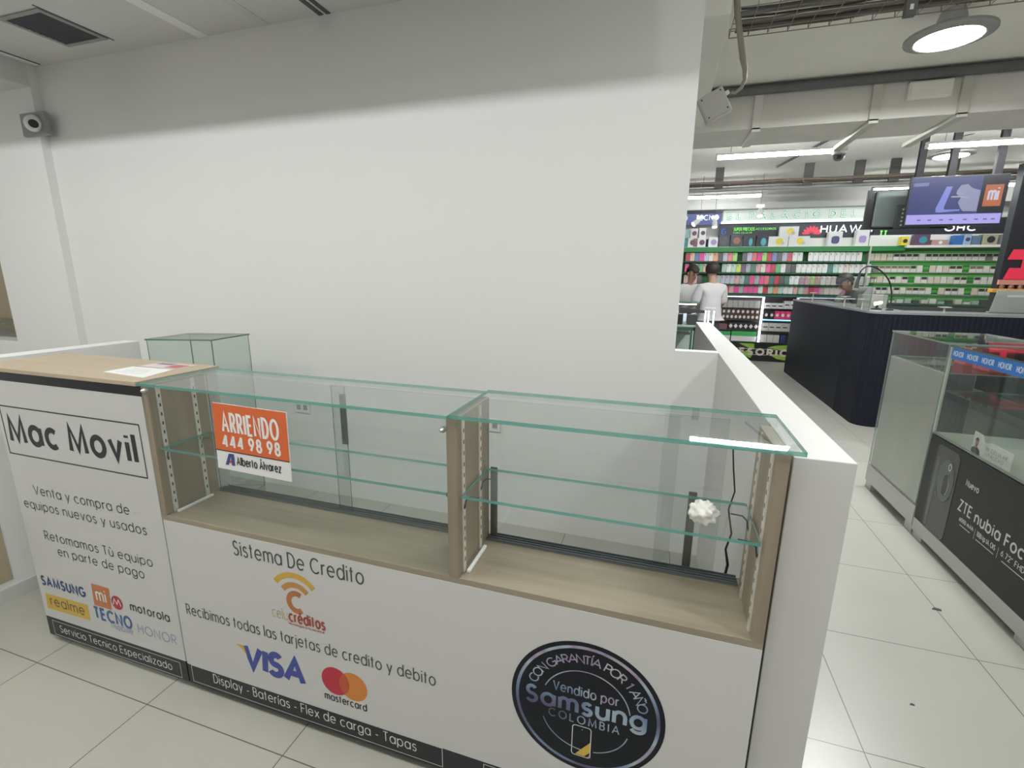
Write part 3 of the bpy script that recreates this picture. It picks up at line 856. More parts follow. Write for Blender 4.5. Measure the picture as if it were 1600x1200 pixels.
# ================================================================== hall ceiling: beam, ducts, lamps, trays
struct('trim_11', box((1.3, 4.08, 2.85), (13, 4.68, 3.2)), BEAM_PAINT)
struct('trim_12', box((1.60, 2.07, 2.90), (1.80, 4.08, 3.2)), HALL_CEIL, bevel=0.003)
struct('trim_13', box((-3, 8.75, 2.76), (13, 9.25, 3.2)), mat('bulkhead paint', (0.50, 0.50, 0.48), rough=0.6, var=0.1))
o = build('ceiling_pipe', MB().tube([(1.35, 4.03, 3.15), (9.5, 4.03, 3.15)], 0.038, 12), mat('dark pipe', (0.13, 0.14, 0.14), rough=0.45, metal=0.3, var=0.2), loc=(4, 4.03, 3.15), smooth=True)
tag(o, 'long dark grey pipe running along the top of the concrete beam', 'pipe')
o = build('ceiling_pipe', MB().tube([(1.0, 7.55, 2.90), (9.5, 7.55, 2.90)], 0.03, 10), mat('grey conduit', (0.30, 0.30, 0.29), rough=0.5, var=0.2), loc=(4, 7.55, 2.90), smooth=True)
tag(o, 'thin grey pipe under the far cable tray, before the shop signs', 'pipe')
def conduit(label, pts, w, m_):
    o = build('conduit', MB().tube(pts, w, 8), m_, loc=pts[0], smooth=True)
    tag(o, label, 'conduit', 'conduits crossing the beam')
    return o
CREAM = mat('cream conduit', (0.58, 0.57, 0.50), rough=0.5, var=0.1)
def trunk(label, x, w, m_, y1=5.0):
    mb = MB()
    mb.box((x - w, 4.045, 2.835), (x + w, 4.08, 3.12))
    mb.box((x - w, 4.045, 2.815), (x + w, y1, 2.85))
    o = build('conduit', mb, m_, loc=(x, 4.06, 2.85), bevel=0.002)
    tag(o, label, 'conduit', 'conduits crossing the beam')
trunk('flat grey trunking down the beam nearest the white stall wall', 2.25, 0.035, BEAM_PAINT, 4.6)
trunk('cream trunking bending under the beam towards the dome camera', 3.15, 0.035, CREAM, 4.945)
trunk('cream trunking down the beam just past the white box', 3.76, 0.035, CREAM)
o = build('conduit', MB().tube([(3.58, 4.7, 3.17), (3.05, 7.4, 3.17)], 0.016, 8), DARK_METAL, loc=(3.6, 4.7, 3.17))
tag(o, 'thin dark conduit running across the ceiling behind the beam', 'conduit')
t = thing('beam_box', 'plain white box fixed on the beam below the pipe', 'emergency light', (3.5, 4.08, 3.03))  # pale box with a thin front plate, use unknown
build('housing', box((3.36, 4.03, 2.975), (3.66, 4.08, 3.105)), mat('cream box', (0.88, 0.86, 0.80), rough=0.4), t, bevel=0.008)
build('faceplate', box((3.375, 4.022, 2.985), (3.645, 4.031, 3.09)), mat('pale diffuser', (0.9, 0.88, 0.83), rough=0.3), t, bevel=0.003)

# wire cable tray with cables, near
def tray(name, label, x0, x1, ys, z, step, m_):
    mb = MB()
    for y in ys:
        mb.tube([(x0, y, z), (x1, y, z)], 0.003, 5)
    for y in (ys[0], ys[-1]):
        mb.tube([(x0, y, z + 0.05), (x1, y, z + 0.05)], 0.003, 5)
    x = x0
    while x < x1:
        mb.tube([(x, ys[0], z + 0.05), (x, ys[0], z), (x, ys[-1], z), (x, ys[-1], z + 0.05)], 0.0025, 4)
        x += step
    t = thing(name, label, 'cable tray', ((x0 + x1) / 2, ys[0], z))
    build('wire_mesh', mb, m_, t)
    return t
TRAYM = mat('tarnished wire', (0.30, 0.27, 0.22), rough=0.5, metal=0.5, var=0.3)
t = tray('cable_tray', 'rusty wire cable tray hung under the ceiling beside the round lamp', 1.84, 6.2, (2.24, 2.33, 2.42, 2.51, 2.60), 3.0, 0.11, TRAYM)
for x in (2.68, 4.4):
    h = MB().box((x - 0.025, 2.25, 2.86), (x + 0.025, 2.285, 3.2))
    for i in range(4):
        h.box((x - 0.008, 2.249, 2.885 + i * 0.05), (x + 0.008, 2.2505, 2.91 + i * 0.05), 1)
    build('hanger', h, [mat('hanger steel', (0.16, 0.15, 0.15), rough=0.5, metal=0.4), WHITE_PL], t)
rnd = random.Random(11)
CABM = [mat('cable black', (0.05, 0.05, 0.05), rough=0.6), mat('cable grey', (0.22, 0.22, 0.21), rough=0.6), mat('cable brown', (0.16, 0.13, 0.10), rough=0.6)]
WORDS = ['first', 'second', 'third', 'fourth', 'fifth', 'sixth', 'seventh', 'eighth', 'ninth', 'tenth', 'eleventh', 'twelfth', 'thirteenth', 'fourteenth', 'fifteenth', 'sixteenth', 'seventeenth', 'eighteenth', 'nineteenth']
TENS = {20: 'twent', 30: 'thirt', 40: 'fort'}
def ordinal(i):
    if i < 19:
        return WORDS[i]
    n_ = i + 1
    b, u = n_ // 10 * 10, n_ % 10
    return TENS[b] + ('ieth' if u == 0 else 'y-' + WORDS[u - 1])
for k in range(9):
    y0 = 2.312 + k * 0.033
    pts = []
    for i in range(24):
        x = 1.87 + i * 0.18
        pts.append((x, y0 + rnd.uniform(-0.004, 0.004) + 0.006 * math.sin(i * 0.9), 3.018 + rnd.uniform(0, 0.01)))
    o = build('cable', MB().tube(pts, rnd.choice((0.006, 0.008, 0.011)), 6), CABM[k % 3], loc=pts[0], smooth=True)
    tag(o, '%s %s cable from the front rim of the near cable tray' % (ordinal(k), ('black', 'grey', 'brown')[k % 3]), 'cable', 'cables lying in the near tray')
# far tray
t = tray('cable_tray', 'dark cable tray hung before the shop signs at the far end', 1.6, 8.5, (7.30, 7.42, 7.54), 2.93, 0.2, TRAYM)
for x in (2.26, 3.48, 4.12, 4.55, 5.22):
    build('hanger', box((x - 0.06, 7.38, 2.90), (x + 0.06, 7.42, 3.2)), mat('hanger brown steel', (0.09, 0.085, 0.08), rough=0.7), t)
for k in range(3):
    pts = [(1.7 + i * 0.3, (7.335, 7.455, 7.51)[k] + rnd.uniform(-0.006, 0.006), 2.958 + rnd.uniform(0, 0.015)) for i in range(22)]
    o = build('cable', MB().tube(pts, 0.02, 6), CABM[(k + 2) % 3], loc=pts[0], smooth=True)
    tag(o, '%s thick cable bundle from the front rim of the far cable tray' % ordinal(k), 'cable', 'cable bundles lying in the far tray')

# junction box and its flexible conduit by the stall wall
jb = MB()
jc, jr = Vector((1.775, 2.3, 2.535)), math.radians(27)
ux, uz = Vector((math.cos(jr), 0, math.sin(jr))), Vector((-math.sin(jr), 0, math.cos(jr)))
def jp(a, b, y):
    p = jc + ux * a + uz * b
    return (p.x, y, p.z)
t = thing('junction_box', 'tilted grey junction box hanging beside the edge of the white wall', 'junction box', tuple(jc))
JB = mat('light grey box', (0.50, 0.49, 0.45), rough=0.5, var=0.08)
build('body', MB().prism([jp(-.075, -.075, 2.30), jp(.075, -.075, 2.30), jp(.075, .075, 2.30), jp(-.075, .075, 2.30)], (0, 0.06, 0)), JB, t, bevel=0.006)
build('lid', MB().prism([jp(-.07, -.07, 2.292), jp(.07, -.07, 2.292), jp(.07, .07, 2.292), jp(-.07, .07, 2.292)], (0, 0.008, 0)), JB, t, bevel=0.002)
for a, b in ((-.055, .055), (.055, .055), (.055, -.055), (-.055, -.055)):
    p = jp(a, b, 2.2915)
    build('lid_screw', MB().lathe([(0.005, 0), (0.005, 0.002)], p, 10, axis='y'), DARK_METAL, t)
build('gland', MB().tube([jp(.075, .03, 2.33), jp(.10, .03, 2.33)], 0.013, 10), WHITE_PL, t)
pts = [(1.828, 2.205, 3.06), (1.845, 2.208, 2.95), (1.878, 2.26, 2.85), (1.905, 2.30, 2.77), (1.925, 2.315, 2.71), (1.93, 2.32, 2.66), (1.915, 2.325, 2.62), (1.885, 2.33, 2.597), (1.864, 2.33, 2.608 - 0.006)]
o = build('flexible_conduit', MB().tube(pts, [0.017, 0.017, 0.017, 0.019, 0.015, 0.012, 0.011, 0.009, 0.009], 10), mat('brown grey conduit', (0.27, 0.25, 0.22), rough=0.5), loc=pts[0], smooth=True)
tag(o, 'bent grey-brown conduit dropping from the tray to the tilted box', 'conduit')

# tube lights
def tube_light(x0, x1, y, z, label, zc):
    lit = TUBE_ON if y < 7 else TUBE_FAR
    t = thing('tube_light', label, 'tube light', ((x0 + x1) / 2, y, z), 'hall tube lights')
    build('fitting', box((x0 - 0.01, y - 0.022, z + 0.02), (x1 + 0.01, y + 0.022, z + 0.045)), WHITE_PL, t)
    build('tube', MB().tube([(x0, y, z), (x1, y, z)], 0.021, 8), lit, t)
    for x in (x0, x1):
        build('end_cap', MB().tube([(x - 0.012, y, z), (x + 0.012, y, z)], 0.023, 12), WHITE_PL, t)
    for x in (x0 + 0.15, x1 - 0.15):
        build('suspension_wire', MB().tube([(x, y, z + 0.04), (x, y, zc)], 0.0025, 5), DARK_METAL, t)
tube_light(2.04, 3.245, 5.36, 2.9, 'lit tube light whose end meets the dome camera', 3.2)
tube_light(4.10, 5.31, 5.42, 2.9, 'lit tube light above the lit television screen', 3.2)
tube_light(1.80, 3.02, 8.25, 2.9, 'lit tube light close to the stall wall above the far shop signs', 3.2)
tube_light(4.55, 5.70, 8.12, 2.9, 'lit tube light half hidden behind the two televisions', 3.2)
tube_light(6.15, 7.35, 8.10, 2.9, 'lit tube light past the end of the lit television', 3.2)

# round high-bay lamps
LENS = emissive('lit lamp lens', (0.97, 1.0, 0.99), 340)
LENS_FAR = emissive('lit far lamp lens', (0.97, 1.0, 0.99), 150)
def round_lamp(x, y, z, label, zc=3.2, r=0.165):
    t = thing('round_lamp', label, 'lamp', (x, y, z), 'round hall lamps')
    build('reflector', MB().lathe([(r + 0.001, 0.012), (r + 0.001, -0.008), (r + 0.012, -0.012), (r + 0.06, 0.004), (r + 0.06, 0.018), (r * 0.75, 0.06), (0.07, 0.075)], (x, y, z), 32), mat('lamp body', (0.34, 0.34, 0.33), rough=0.5), t, smooth=True)
    build('lens', MB().lathe([(r * 0.6, -0.004), (r, 0.0)], (x, y, z), 24), LENS if y < 4 else LENS_FAR, t, smooth=True)
    build('driver_housing', MB().lathe([(0.07, 0.075), (0.075, 0.10), (0.06, 0.15), (0.02, 0.16)], (x, y, z), 24), GREY_METAL, t, smooth=True)
    build('hanging_cord', MB().tube([(x, y, z + 0.15), (x + 0.02, y, z + 0.2), (x + 0.14, y - 0.1, zc)], 0.005, 6), DARK_METAL, t)
round_lamp(3.13, 2.93, 2.985, 'bright round lamp hanging in front of the beam')
round_lamp(4.73, 6.37, 2.99, 'bright round lamp hanging above the televisions behind the beam')

# dome camera on the trunking end
t = thing('dome_camera', 'small hanging dome camera at the end of the lit tube', 'security camera', (3.19, 5.0, 2.86))
build('bracket', box((3.13, 4.95, 2.815), (3.25, 5.05, 2.85)), GREY_METAL, t, bevel=0.004)
build('base', MB().lathe([(0.045, 0), (0.065, 0.012), (0.065, 0.035), (0.05, 0.045)], (3.19, 5.0, 2.775), 20), mat('grey dome base', (0.45, 0.45, 0.44), rough=0.4), t, smooth=True)
build('dome', MB().lathe([(0.004, -0.055), (0.03, -0.048), (0.048, -0.028), (0.055, 0)], (3.19, 5.0, 2.776), 20), glass('dome plastic', (0.55, 0.55, 0.55), f0=0.08), t, smooth=True)
build('lens', MB().ball((3.19, 4.995, 2.765), 0.028, 12, 8), BLACK_PL, t, smooth=True)

# track spots before the far signs
def spot(x, y, z, label, tilt):
    t = thing('spotlight', label, 'spotlight', (x, y, z), 'white spotlights before the far signs')
    build('suspension_wire', MB().tube([(x, y, z + 0.05), (x, y, 3.2)], 0.003, 5), DARK_METAL, t)
    build('mount', box((x - 0.055, y - 0.03, z + 0.02), (x + 0.055, y + 0.03, z + 0.06)), emissive('self-glowing white mount', (1, 1, 1), 1.2), t, bevel=0.004)  # no lamp: the mount's brightness is put into its material as glow
    d_ = Vector((math.sin(tilt), -0.35, -math.cos(tilt))).normalized()
    p = Vector((x, y, z + 0.01))
    build('head', MB().tube([p, p + d_ * 0.05, p + d_ * 0.14], [0.02, 0.04, 0.045], 14), WHITE_PL, t, smooth=True)
    build('lens', MB().tube([p + d_ * 0.14, p + d_ * 0.146], 0.04, 14), LED_ON, t)
spot(2.07, 8.0, 2.50, 'first white spotlight from the stall wall, head tipped sideways', -0.9)
spot(2.30, 8.0, 2.50, 'second white spotlight from the stall wall, head pointing down', 0.05)
spot(2.98, 8.0, 2.66, 'white spotlight hanging before the lit green and white sign', 0.0)

# ================================================================== televisions
t = thing('television', 'large lit television showing a hand and an orange square', 'television', (4.62, 5.8, 2.12))
build('casing', box((4.165, 5.80, 2.135), (5.06, 5.85, 2.67)), BLACK_PL, t, bevel=0.004)
PT = wall_put((4.165, 5.7985, 2.135), (1, 0, 0), (0, 0, 1), 0.0)
def TVP(e):
    return wall_put((4.165, 5.7985, 2.135), (1, 0, 0), (0, 0, 1), e)
def scr(n_, c, e):
    return mat(n_, (0.012, 0.012, 0.014), rough=0.3, emit=e, ecol=tuple(c), spec=0.3)
sc = MB(); flat(sc, [(0.012, 0.02), (0.883, 0.02), (0.883, 0.522), (0.012, 0.522)], TVP(0.0))
sn = build('screen', sc, scr('screen navy', (0.045, 0.055, 0.17), 1.1), t)
mb = MB(); flat(mb, [(0.66, 0.13), (0.883, 0.13), (0.883, 0.522), (0.66, 0.522)], TVP(0.0005)); build('screen_panel', mb, scr('screen black', (0.022, 0.022, 0.028), 0.6), sn)
mb = MB(); flat(mb, [(0.012, 0.02), (0.883, 0.02), (0.883, 0.125), (0.012, 0.125)], TVP(0.0005)); build('ticker', mb, scr('screen lilac', (0.40, 0.38, 0.80), 1.0), sn)
mb = MB(); flat(mb, [(0.695, 0.20), (0.855, 0.20), (0.855, 0.425), (0.695, 0.425)], TVP(0.001)); build('logo', mb, scr('screen orange', (0.50, 0.15, 0.055), 0.9), sn)
mb = write(MB(), 'mi', 0.735, 0.815, 0.265, 0.13, 0.02, TVP(0.0015)); build('lettering', mb, scr('screen pale', (0.62, 0.58, 0.72), 0.9), sn)
mb = MB(); flat(mb, [(0.28, 0.15), (0.31, 0.145), (0.50, 0.16), (0.50, 0.175), (0.36, 0.175), (0.35, 0.2), (0.395, 0.42), (0.34, 0.42), (0.275, 0.19)], TVP(0.001)); build('picture', mb, scr('screen blue', (0.22, 0.26, 0.66), 1.0), sn)
mb = MB(); flat(mb, [(0.655, 0.15), (0.655, 0.37), (0.58, 0.395), (0.53, 0.44), (0.47, 0.43), (0.44, 0.37), (0.45, 0.33), (0.49, 0.30), (0.47, 0.25), (0.50, 0.19), (0.53, 0.155)], TVP(0.001)); build('picture', mb, scr('screen hand', (0.27, 0.29, 0.43), 1.0), sn)
mb = MB(); ribbon(mb, [(0.40, 0.31), (0.48, 0.31), (0.56, 0.295)], 0.016, TVP(0.0015)); ribbon(mb, [(0.44, 0.345), (0.50, 0.34)], 0.012, TVP(0.0015)); build('picture', mb, scr('screen finger', (0.36, 0.36, 0.44), 1.0), sn)
mb = MB(); flat(mb, [(0.03, 0.43), (0.17, 0.435), (0.17, 0.47), (0.03, 0.465)], TVP(0.001)); build('picture', mb, scr('screen grey', (0.18, 0.21, 0.40), 1.0), sn)
mb = MB()
for u in (0.12, 0.22, 0.33, 0.42, 0.55, 0.65, 0.73, 0.80):
    ribbon(mb, [(u, 0.066), (u + 0.035, 0.066)], 0.014, TVP(0.001))
build('ticker_icons', mb, scr('screen icon', (0.20, 0.16, 0.36), 0.8), sn)
for x in (4.55, 4.97):
    build('hanging_arm', box((x - 0.035, 5.85, 2.45), (x + 0.035, 5.90, 3.2)), HANGER, t, bevel=0.003)
t = thing('television', 'dark television seen from behind, beside the lit one', 'television', (4.3, 6.2, 2.12))
build('casing', box((3.88, 6.16, 2.14), (4.75, 6.20, 2.60)), BLACK_PL, t, bevel=0.004)
build('back_cover', box((3.96, 6.125, 2.16), (4.70, 6.16, 2.58)), mat('tv back plastic', (0.10, 0.125, 0.12), rough=0.45, var=0.15), t, bevel=0.02)
build('connector_panel', box((4.18, 6.10, 2.14), (4.55, 6.126, 2.42)), mat('tv dark cover', (0.05, 0.06, 0.06), rough=0.5), t, bevel=0.006)
mk = MB()
for i in range(5):
    mk.box((4.24, 6.085, 2.17 + i * 0.045), (4.40, 6.10, 2.19 + i * 0.045))
mk.box((4.26, 6.08, 2.16), (4.29, 6.1, 2.5)).box((4.36, 6.08, 2.16), (4.39, 6.1, 2.5))
build('mount_bracket', mk, LIGHT_METAL, t)
build('hanging_arm', box((4.29, 6.04, 2.40), (4.36, 6.085, 3.2)), HANGER, t)

# ================================================================== black fluted counter
t = thing('fluted_counter', 'black fluted counter with rounded corner and low glass screen on top', 'counter', (4.6, 6.2, 0))
def fluted(path, amp=0.006, pitch=0.042):
    """resample a plan polyline and push it in and out to make rounded flutes."""
    out, L = [], 0.0
    for (a, b) in zip(path, path[1:]):
        d_ = Vector(b) - Vector(a)
        ln = d_.length
        if ln < 1e-6: continue
        n_ = max(1, int(ln / (pitch / 6)))
        nn = Vector((d_.y, -d_.x)).normalized()
        for i in range(n_):
            s_ = L + ln * i / n_
            p = Vector(a) + d_ * (i / n_) + nn * amp * abs(math.sin(PI * s_ / pitch))
            out.append((p.x, p.y))
        L += ln
    return out
R0 = 0.14
corner = [(3.62 + R0 - R0 * math.cos(math.radians(a)), 4.68 + R0 - R0 * math.sin(math.radians(a))) for a in range(0, 91, 6)]
path = [(3.62, 5.35)] + corner + [(6.9, 4.68)]
outl = [(3.62, 7.85)] + fluted(path)
inner = [(6.9, 5.05), (3.99, 5.05), (3.99, 7.85)]
poly_ = outl + [(6.9, 4.68)] + inner
FL = mat('black slats', (0.011, 0.013, 0.022), rough=0.5, var=0.1, spec=0.2)
fm = MB()
n_ = len(outl)
for i in range(n_ - 1):
    a, b = outl[i], outl[i + 1]
    fm.poly([(a[0], a[1], 0), (b[0], b[1], 0), (b[0], b[1], 1.19), (a[0], a[1], 1.19)])
build('fluted_front', fm, FL, t)
body = [(3.635, 7.85)] + [(3.635 + R0 - R0 * math.cos(math.radians(a)), 4.695 + R0 - R0 * math.sin(math.radians(a))) for a in range(0, 91, 6)] + [(6.9, 4.695)]
cm = MB()
quadstrip = body
def carcass(mb, outer, z0, z1, d=0.36):
    inn = [(x + d if y > 4.9 else max(x, 3.63 + d), max(y, 4.69 + d)) for x, y in outer]
    inn = [(max(x, 3.63 + d), max(y, 4.69 + d)) for x, y in outer]
    for i in range(len(outer) - 1):
        a, b, c, e = outer[i], outer[i + 1], inn[i + 1], inn[i]
        mb.poly([(*a, z1), (*b, z1), (*c, z1), (*e, z1)])
        mb.poly([(*a, z0), (*e, z0), (*c, z0), (*b, z0)])
        mb.poly([(*a, z0), (*b, z0), (*b, z1), (*a, z1)])
        mb.poly([(*e, z0), (*e, z1), (*c, z1), (*c, z0)])
    for k in (0, -1):
        a, e = outer[k], inn[k]
        mb.poly([(*a, z0), (*e, z0), (*e, z1), (*a, z1)])
carcass(cm, body, 0.0, 1.19)
build('carcass', cm, mat('counter carcass', (0.02, 0.02, 0.024), rough=0.6), t)
cm = MB()
topo = [(3.612, 7.85)] + [(3.612 + R0 - R0 * math.cos(math.radians(a)), 4.672 + R0 - R0 * math.sin(math.radians(a))) for a in range(0, 91, 6)] + [(6.9, 4.672)]
carcass(cm, topo, 1.19, 1.212, 0.40)
build('counter_top', cm, mat('grey counter top', (0.26, 0.26, 0.27), rough=0.3, var=0.08), t)
build('glass_screen', slab((3.64, 4.86, 1.212), (3.646, 7.80, 1.55)), [GLASS_SMOKE, EDGE_DARK], t)
build('glass_screen', slab((3.70, 4.71, 1.212), (6.88, 4.716, 1.40)), [GLASS_SMOKE, EDGE_DARK], t)
for (x, y, h) in ((3.643, 6.9, 0.13), (3.643, 5.6, 0.12), (3.643, 5.05, 0.11), (4.22, 4.713, 0.06), (5.2, 4.713, 0.06)):
    p = MB().tube([(x, y, 1.212), (x, y, 1.212 + h)], 0.009, 8)
    p.box((x - 0.04, y - 0.04, 1.212 + h - 0.006), (x + 0.04, y + 0.04, 1.212 + h + 0.004))
    build('screen_post', p, LIGHT_METAL, t)

# things on the fluted counter
pts = [(3.60 + 0.27, 5.02, 1.225)]
gp = [(3.885, 5.02, 1.225), (3.885, 5.02, 1.30), (3.87, 5.01, 1.40), (3.83, 5.0, 1.51), (3.76, 5.0, 1.60), (3.68, 5.0, 1.655), (3.61, 5.0, 1.665), (3.565, 5.0, 1.63), (3.548, 5.0, 1.58)]
t = thing('gooseneck_arm', 'thin black gooseneck arm arching over the corner of the fluted counter', 'gooseneck arm', (3.885, 5.02, 1.212))
def smooth_path(P, k=4):
    out = []
    P = [Vector(p) for p in P]
    for i in range(len(P) - 1):
        p0, p1, p2, p3 = P[max(i - 1, 0)], P[i], P[i + 1], P[min(i + 2, len(P) - 1)]
        for j in range(k):
            u = j / k
            out.append(0.5 * ((2 * p1) + (p2 - p0) * u + (2 * p0 - 5 * p1 + 4 * p2 - p3) * u * u + (3 * p1 - p0 - 3 * p2 + p3) * u ** 3))
    out.append(P[-1])
    return out
build('arm', MB().tube(smooth_path(gp), 0.0075, 8), BLACK_PL, t, smooth=True)
build('base', MB().lathe([(0.035, 0), (0.035, 0.01), (0.012, 0.02)], (3.885, 5.02, 1.212), 16), BLACK_PL, t, smooth=True)
build('plug', MB().tube([(3.55, 5.0, 1.585), (3.545, 5.0, 1.52), (3.54, 5.0, 1.44)], [0.012, 0.015, 0.02], 10), DARK_GREY, t, smooth=True)
t = thing('desk_lamp', 'small lit desk lamp with bright head beside the gooseneck base', 'lamp', (3.80, 5.12, 1.212))
build('base', MB().lathe([(0.05, 0), (0.05, 0.012), (0.015, 0.02), (0.012, 0.05)], (3.80, 5.12, 1.212), 16), BLACK_PL, t, smooth=True)
build('head', MB().tube([(3.775, 5.12, 1.27), (3.845, 5.12, 1.29)], [0.022, 0.016], 12), emissive('lit lamp head', (1, 0.98, 0.9), 1.4), t, smooth=True)
t = thing('laptop', 'open silver laptop seen from behind on the fluted counter', 'laptop', (4.93, 5.1, 1.212))
build('lid', MB().prism([(4.735, 5.02, 1.216), (5.135, 5.02, 1.216), (5.125, 4.98, 1.44), (4.745, 4.98, 1.44)], (0, 0.012, 0)), mat('silver lid', (0.50, 0.50, 0.46), rough=0.35, metal=0.15, var=0.04), t, bevel=0.006)
build('keyboard_base', box((4.735, 5.03, 1.2125), (5.135, 5.07, 1.226)), mat('silver base', (0.45, 0.45, 0.43), rough=0.4), t)
pt = wall_put((4.735, 5.02, 1.216), (1, 0, 0), (0, -0.04, 0.224), 0.0012)
mb = MB(); flat(mb, [(0.10, 0.70), (0.24, 0.70), (0.24, 0.80), (0.10, 0.80)], pt); build('label_strip', mb, WHITE_PL, t)
mb = MB(); flat(mb, [(0.13, 0.52), (0.165, 0.52), (0.165, 0.55), (0.13, 0.55)], pt); build('logo', mb, GREY_METAL, t)
bx = build('card_box', MB().box((3.80, 5.55, 1.213), (4.05, 5.70, 1.36)), mat('pale carton', (0.46, 0.45, 0.40), rough=0.6, var=0.1), loc=(3.92, 5.6, 1.213), bevel=0.003)
tag(bx, 'pale square carton standing behind the glass screen of the fluted counter', 'box')
nt = build('paper_note', MB().box((3.648, 5.28, 1.41), (3.650, 5.44, 1.52)), mat('note paper', (0.7, 0.7, 0.66), rough=0.6), loc=(3.649, 5.36, 1.41))
tag(nt, 'small white paper note stuck to the glass screen under the gooseneck', 'note')

# ================================================================== glass cases along the corridor
def case_base(t, y0, y1, z0, z1, feet):
    build('plinth', box((3.13, y0, z0), (3.66, y1, z1)), mat('plinth aluminium', (0.50, 0.50, 0.48), rough=0.42, metal=0.25, var=0.06), t, bevel=0.003)
    for (a, b) in feet:
        for x in (3.14, 3.58):
            build('foot', box((x, a, 0), (x + 0.07, b, z0 + 0.001)), mat('plinth aluminium', (0.5, 0.5, 0.48)), t)
t = thing('glass_case', 'glass showcase with frosted grey front panel and red reflection blocks inside', 'display case', (3.4, 2.57, 0))
case_base(t, 2.215, 2.93, 0.055, 0.18, ((2.84, 2.93), (2.225, 2.31)))
build('frosted_panel', box((3.142, 2.235, 0.185), (3.148, 2.915, 1.0)), mat('frosted grey panel', (0.43, 0.42, 0.37), rough=0.22, var=0.14, vscale=5, stretch=(1, 1, 0.5)), t)
build('deck', box((3.15, 2.23, 0.18), (3.65, 2.92, 0.20)), mat('pinkish deck', (0.48, 0.36, 0.31), rough=0.4), t)
build('front_glass', slab((3.131, 2.222, 0.18), (3.137, 2.925, 1.168)), [GLASS, EDGE_PALE], t)
build('glass_side', slab((3.138, 2.919, 0.20), (3.65, 2.925, 1.168)), [GLASS, EDGE_PALE], t)
build('glass_side', slab((3.138, 2.222, 0.20), (3.65, 2.228, 1.168)), [GLASS, EDGE_PALE], t)
build('rear_panel', box((3.652, 2.222, 0.18), (3.66, 2.925, 0.80)), mat('dark rear panel', (0.08, 0.075, 0.07), rough=0.5), t)
build('glass_top', slab((3.128, 2.215, 1.168), (3.662, 2.932, 1.177)), [GLASS, EDGE_PALE], t)
build('glass_shelf', slab((3.155, 2.232, 1.0), (3.645, 2.915, 1.006)), [GLASS, EDGE_PALE], t)
RED_REFLECTION = mat('red reflection block', (0.62, 0.04, 0.07), rough=0.35, emit=0.0)  # red blocks added to stand in for red reflections in the glass
for i, (y, h, w_) in enumerate(((2.42, 0.13, 0.16), (2.64, 0.10, 0.12))):
    o = build('shelf_box', box((3.40, y - w_ / 2, 1.0065), (3.50, y + w_ / 2, 1.0065 + h)), RED_REFLECTION, loc=(3.45, y, 1.0065), bevel=0.002)
    tag(o, ('larger red reflection block nearer the corner post on the frosted case shelf', 'smaller red reflection block towards the fluted counter on the frosted case shelf')[i], 'box', 'red reflection blocks in the frosted case')
t = thing('glass_case', 'glass showcase with black phone advert below and blue band on top', 'display case', (3.4, 1.2, 0))
case_base(t, -0.2, 2.205, 0.035, 0.115, ((2.10, 2.20), (1.20, 1.30)))
build('lower_body', box((3.138, -0.2, 0.115), (3.65, 2.20, 0.655)), mat('case body dark', (0.05, 0.05, 0.05), rough=0.6), t)
ad = build('advert_panel', box((3.131, -0.2, 0.116), (3.138, 2.20, 0.650)), mat('advert black', (0.024, 0.027, 0.027), rough=0.4, var=0.1, spec=0.25), t)
build('deck', box((3.131, -0.2, 0.655), (3.65, 2.20, 0.663)), mat('green deck', (0.22, 0.235, 0.19), rough=0.35), t)
build('front_glass', slab((3.131, -0.2, 0.664), (3.137, 2.198, 1.160)), [GLASS, EDGE_PALE], t)
build('glass_side', slab((3.138, 2.192, 0.664), (3.65, 2.198, 1.160)), [GLASS, EDGE_PALE], t)
build('corner_strip', box((3.129, 2.186, 0.664), (3.139, 2.2, 1.16)), mat('pale silicone', (0.45, 0.50, 0.44), rough=0.4), t)
build('glass_top', slab((3.126, -0.2, 1.160), (3.662, 2.205, 1.170)), [GLASS_GREEN, EDGE_DARK], t)
build('glass_shelf', slab((3.14, -0.2, 0.908), (3.64, 2.19, 0.916)), [GLASS_GREEN, EDGE_DARK], t)
rp = MB()
for i, y in enumerate((-0.2, 0.42, 1.02, 1.62)):
    rp.box((3.642 + 0.004 * (i % 2), y, 0.664), (3.647 + 0.004 * (i % 2), min(y + 0.63, 2.19), 1.158))
build('rear_door', rp, mat('brown tinted door', (0.15, 0.115, 0.085), rough=0.12, var=0.25, vscale=4), t)
PY = wall_put((3.131, 0, 0), (0, -1, 0), (0, 0, 1), 0.0008)
PY2 = wall_put((3.131, 0, 0), (0, -1, 0), (0, 0, 1), 0.0014)
ADW = mat('advert white print', (0.62, 0.63, 0.60), rough=0.4)
ADG = mat('advert grey print', (0.085, 0.095, 0.09), rough=0.3)
mb = write(MB(), 'Nuevo', -1.812, -1.712, 0.494, 0.030, 0.0055, PY)
write(mb, 'ZTE', -1.828, -1.725, 0.352, 0.055, 0.0085, PY)
write(mb, 'nubia Focus Pro', -1.690, -1.13, 0.350, 0.055, 0.0095, PY)
write(mb, '5000 mAh', -1.80, -1.685, 0.302, 0.020, 0.004, PY) if '5' in GL else write(mb, '6000 mAh', -1.80, -1.685, 0.302, 0.020, 0.004, PY)
write(mb, '108Mp IA OIS', -1.652, -1.516, 0.296, 0.024, 0.004, PY)
write(mb, '6.72" FHD+ 120Hz', -1.473, -1.20, 0.298, 0.026, 0.004, PY)
for u in (-1.668, -1.495):
    ribbon(mb, [(u, 0.27), (u, 0.325)], 0.002, PY)
for (a, b, z) in ((-1.79, -1.70, 0.283), (-1.652, -1.516, 0.276), (-1.46, -1.30, 0.276)):
    ribbon(mb, [(a, z), (b, z)], 0.004, PY)
build('lettering', mb, ADW, ad)
mb = MB()
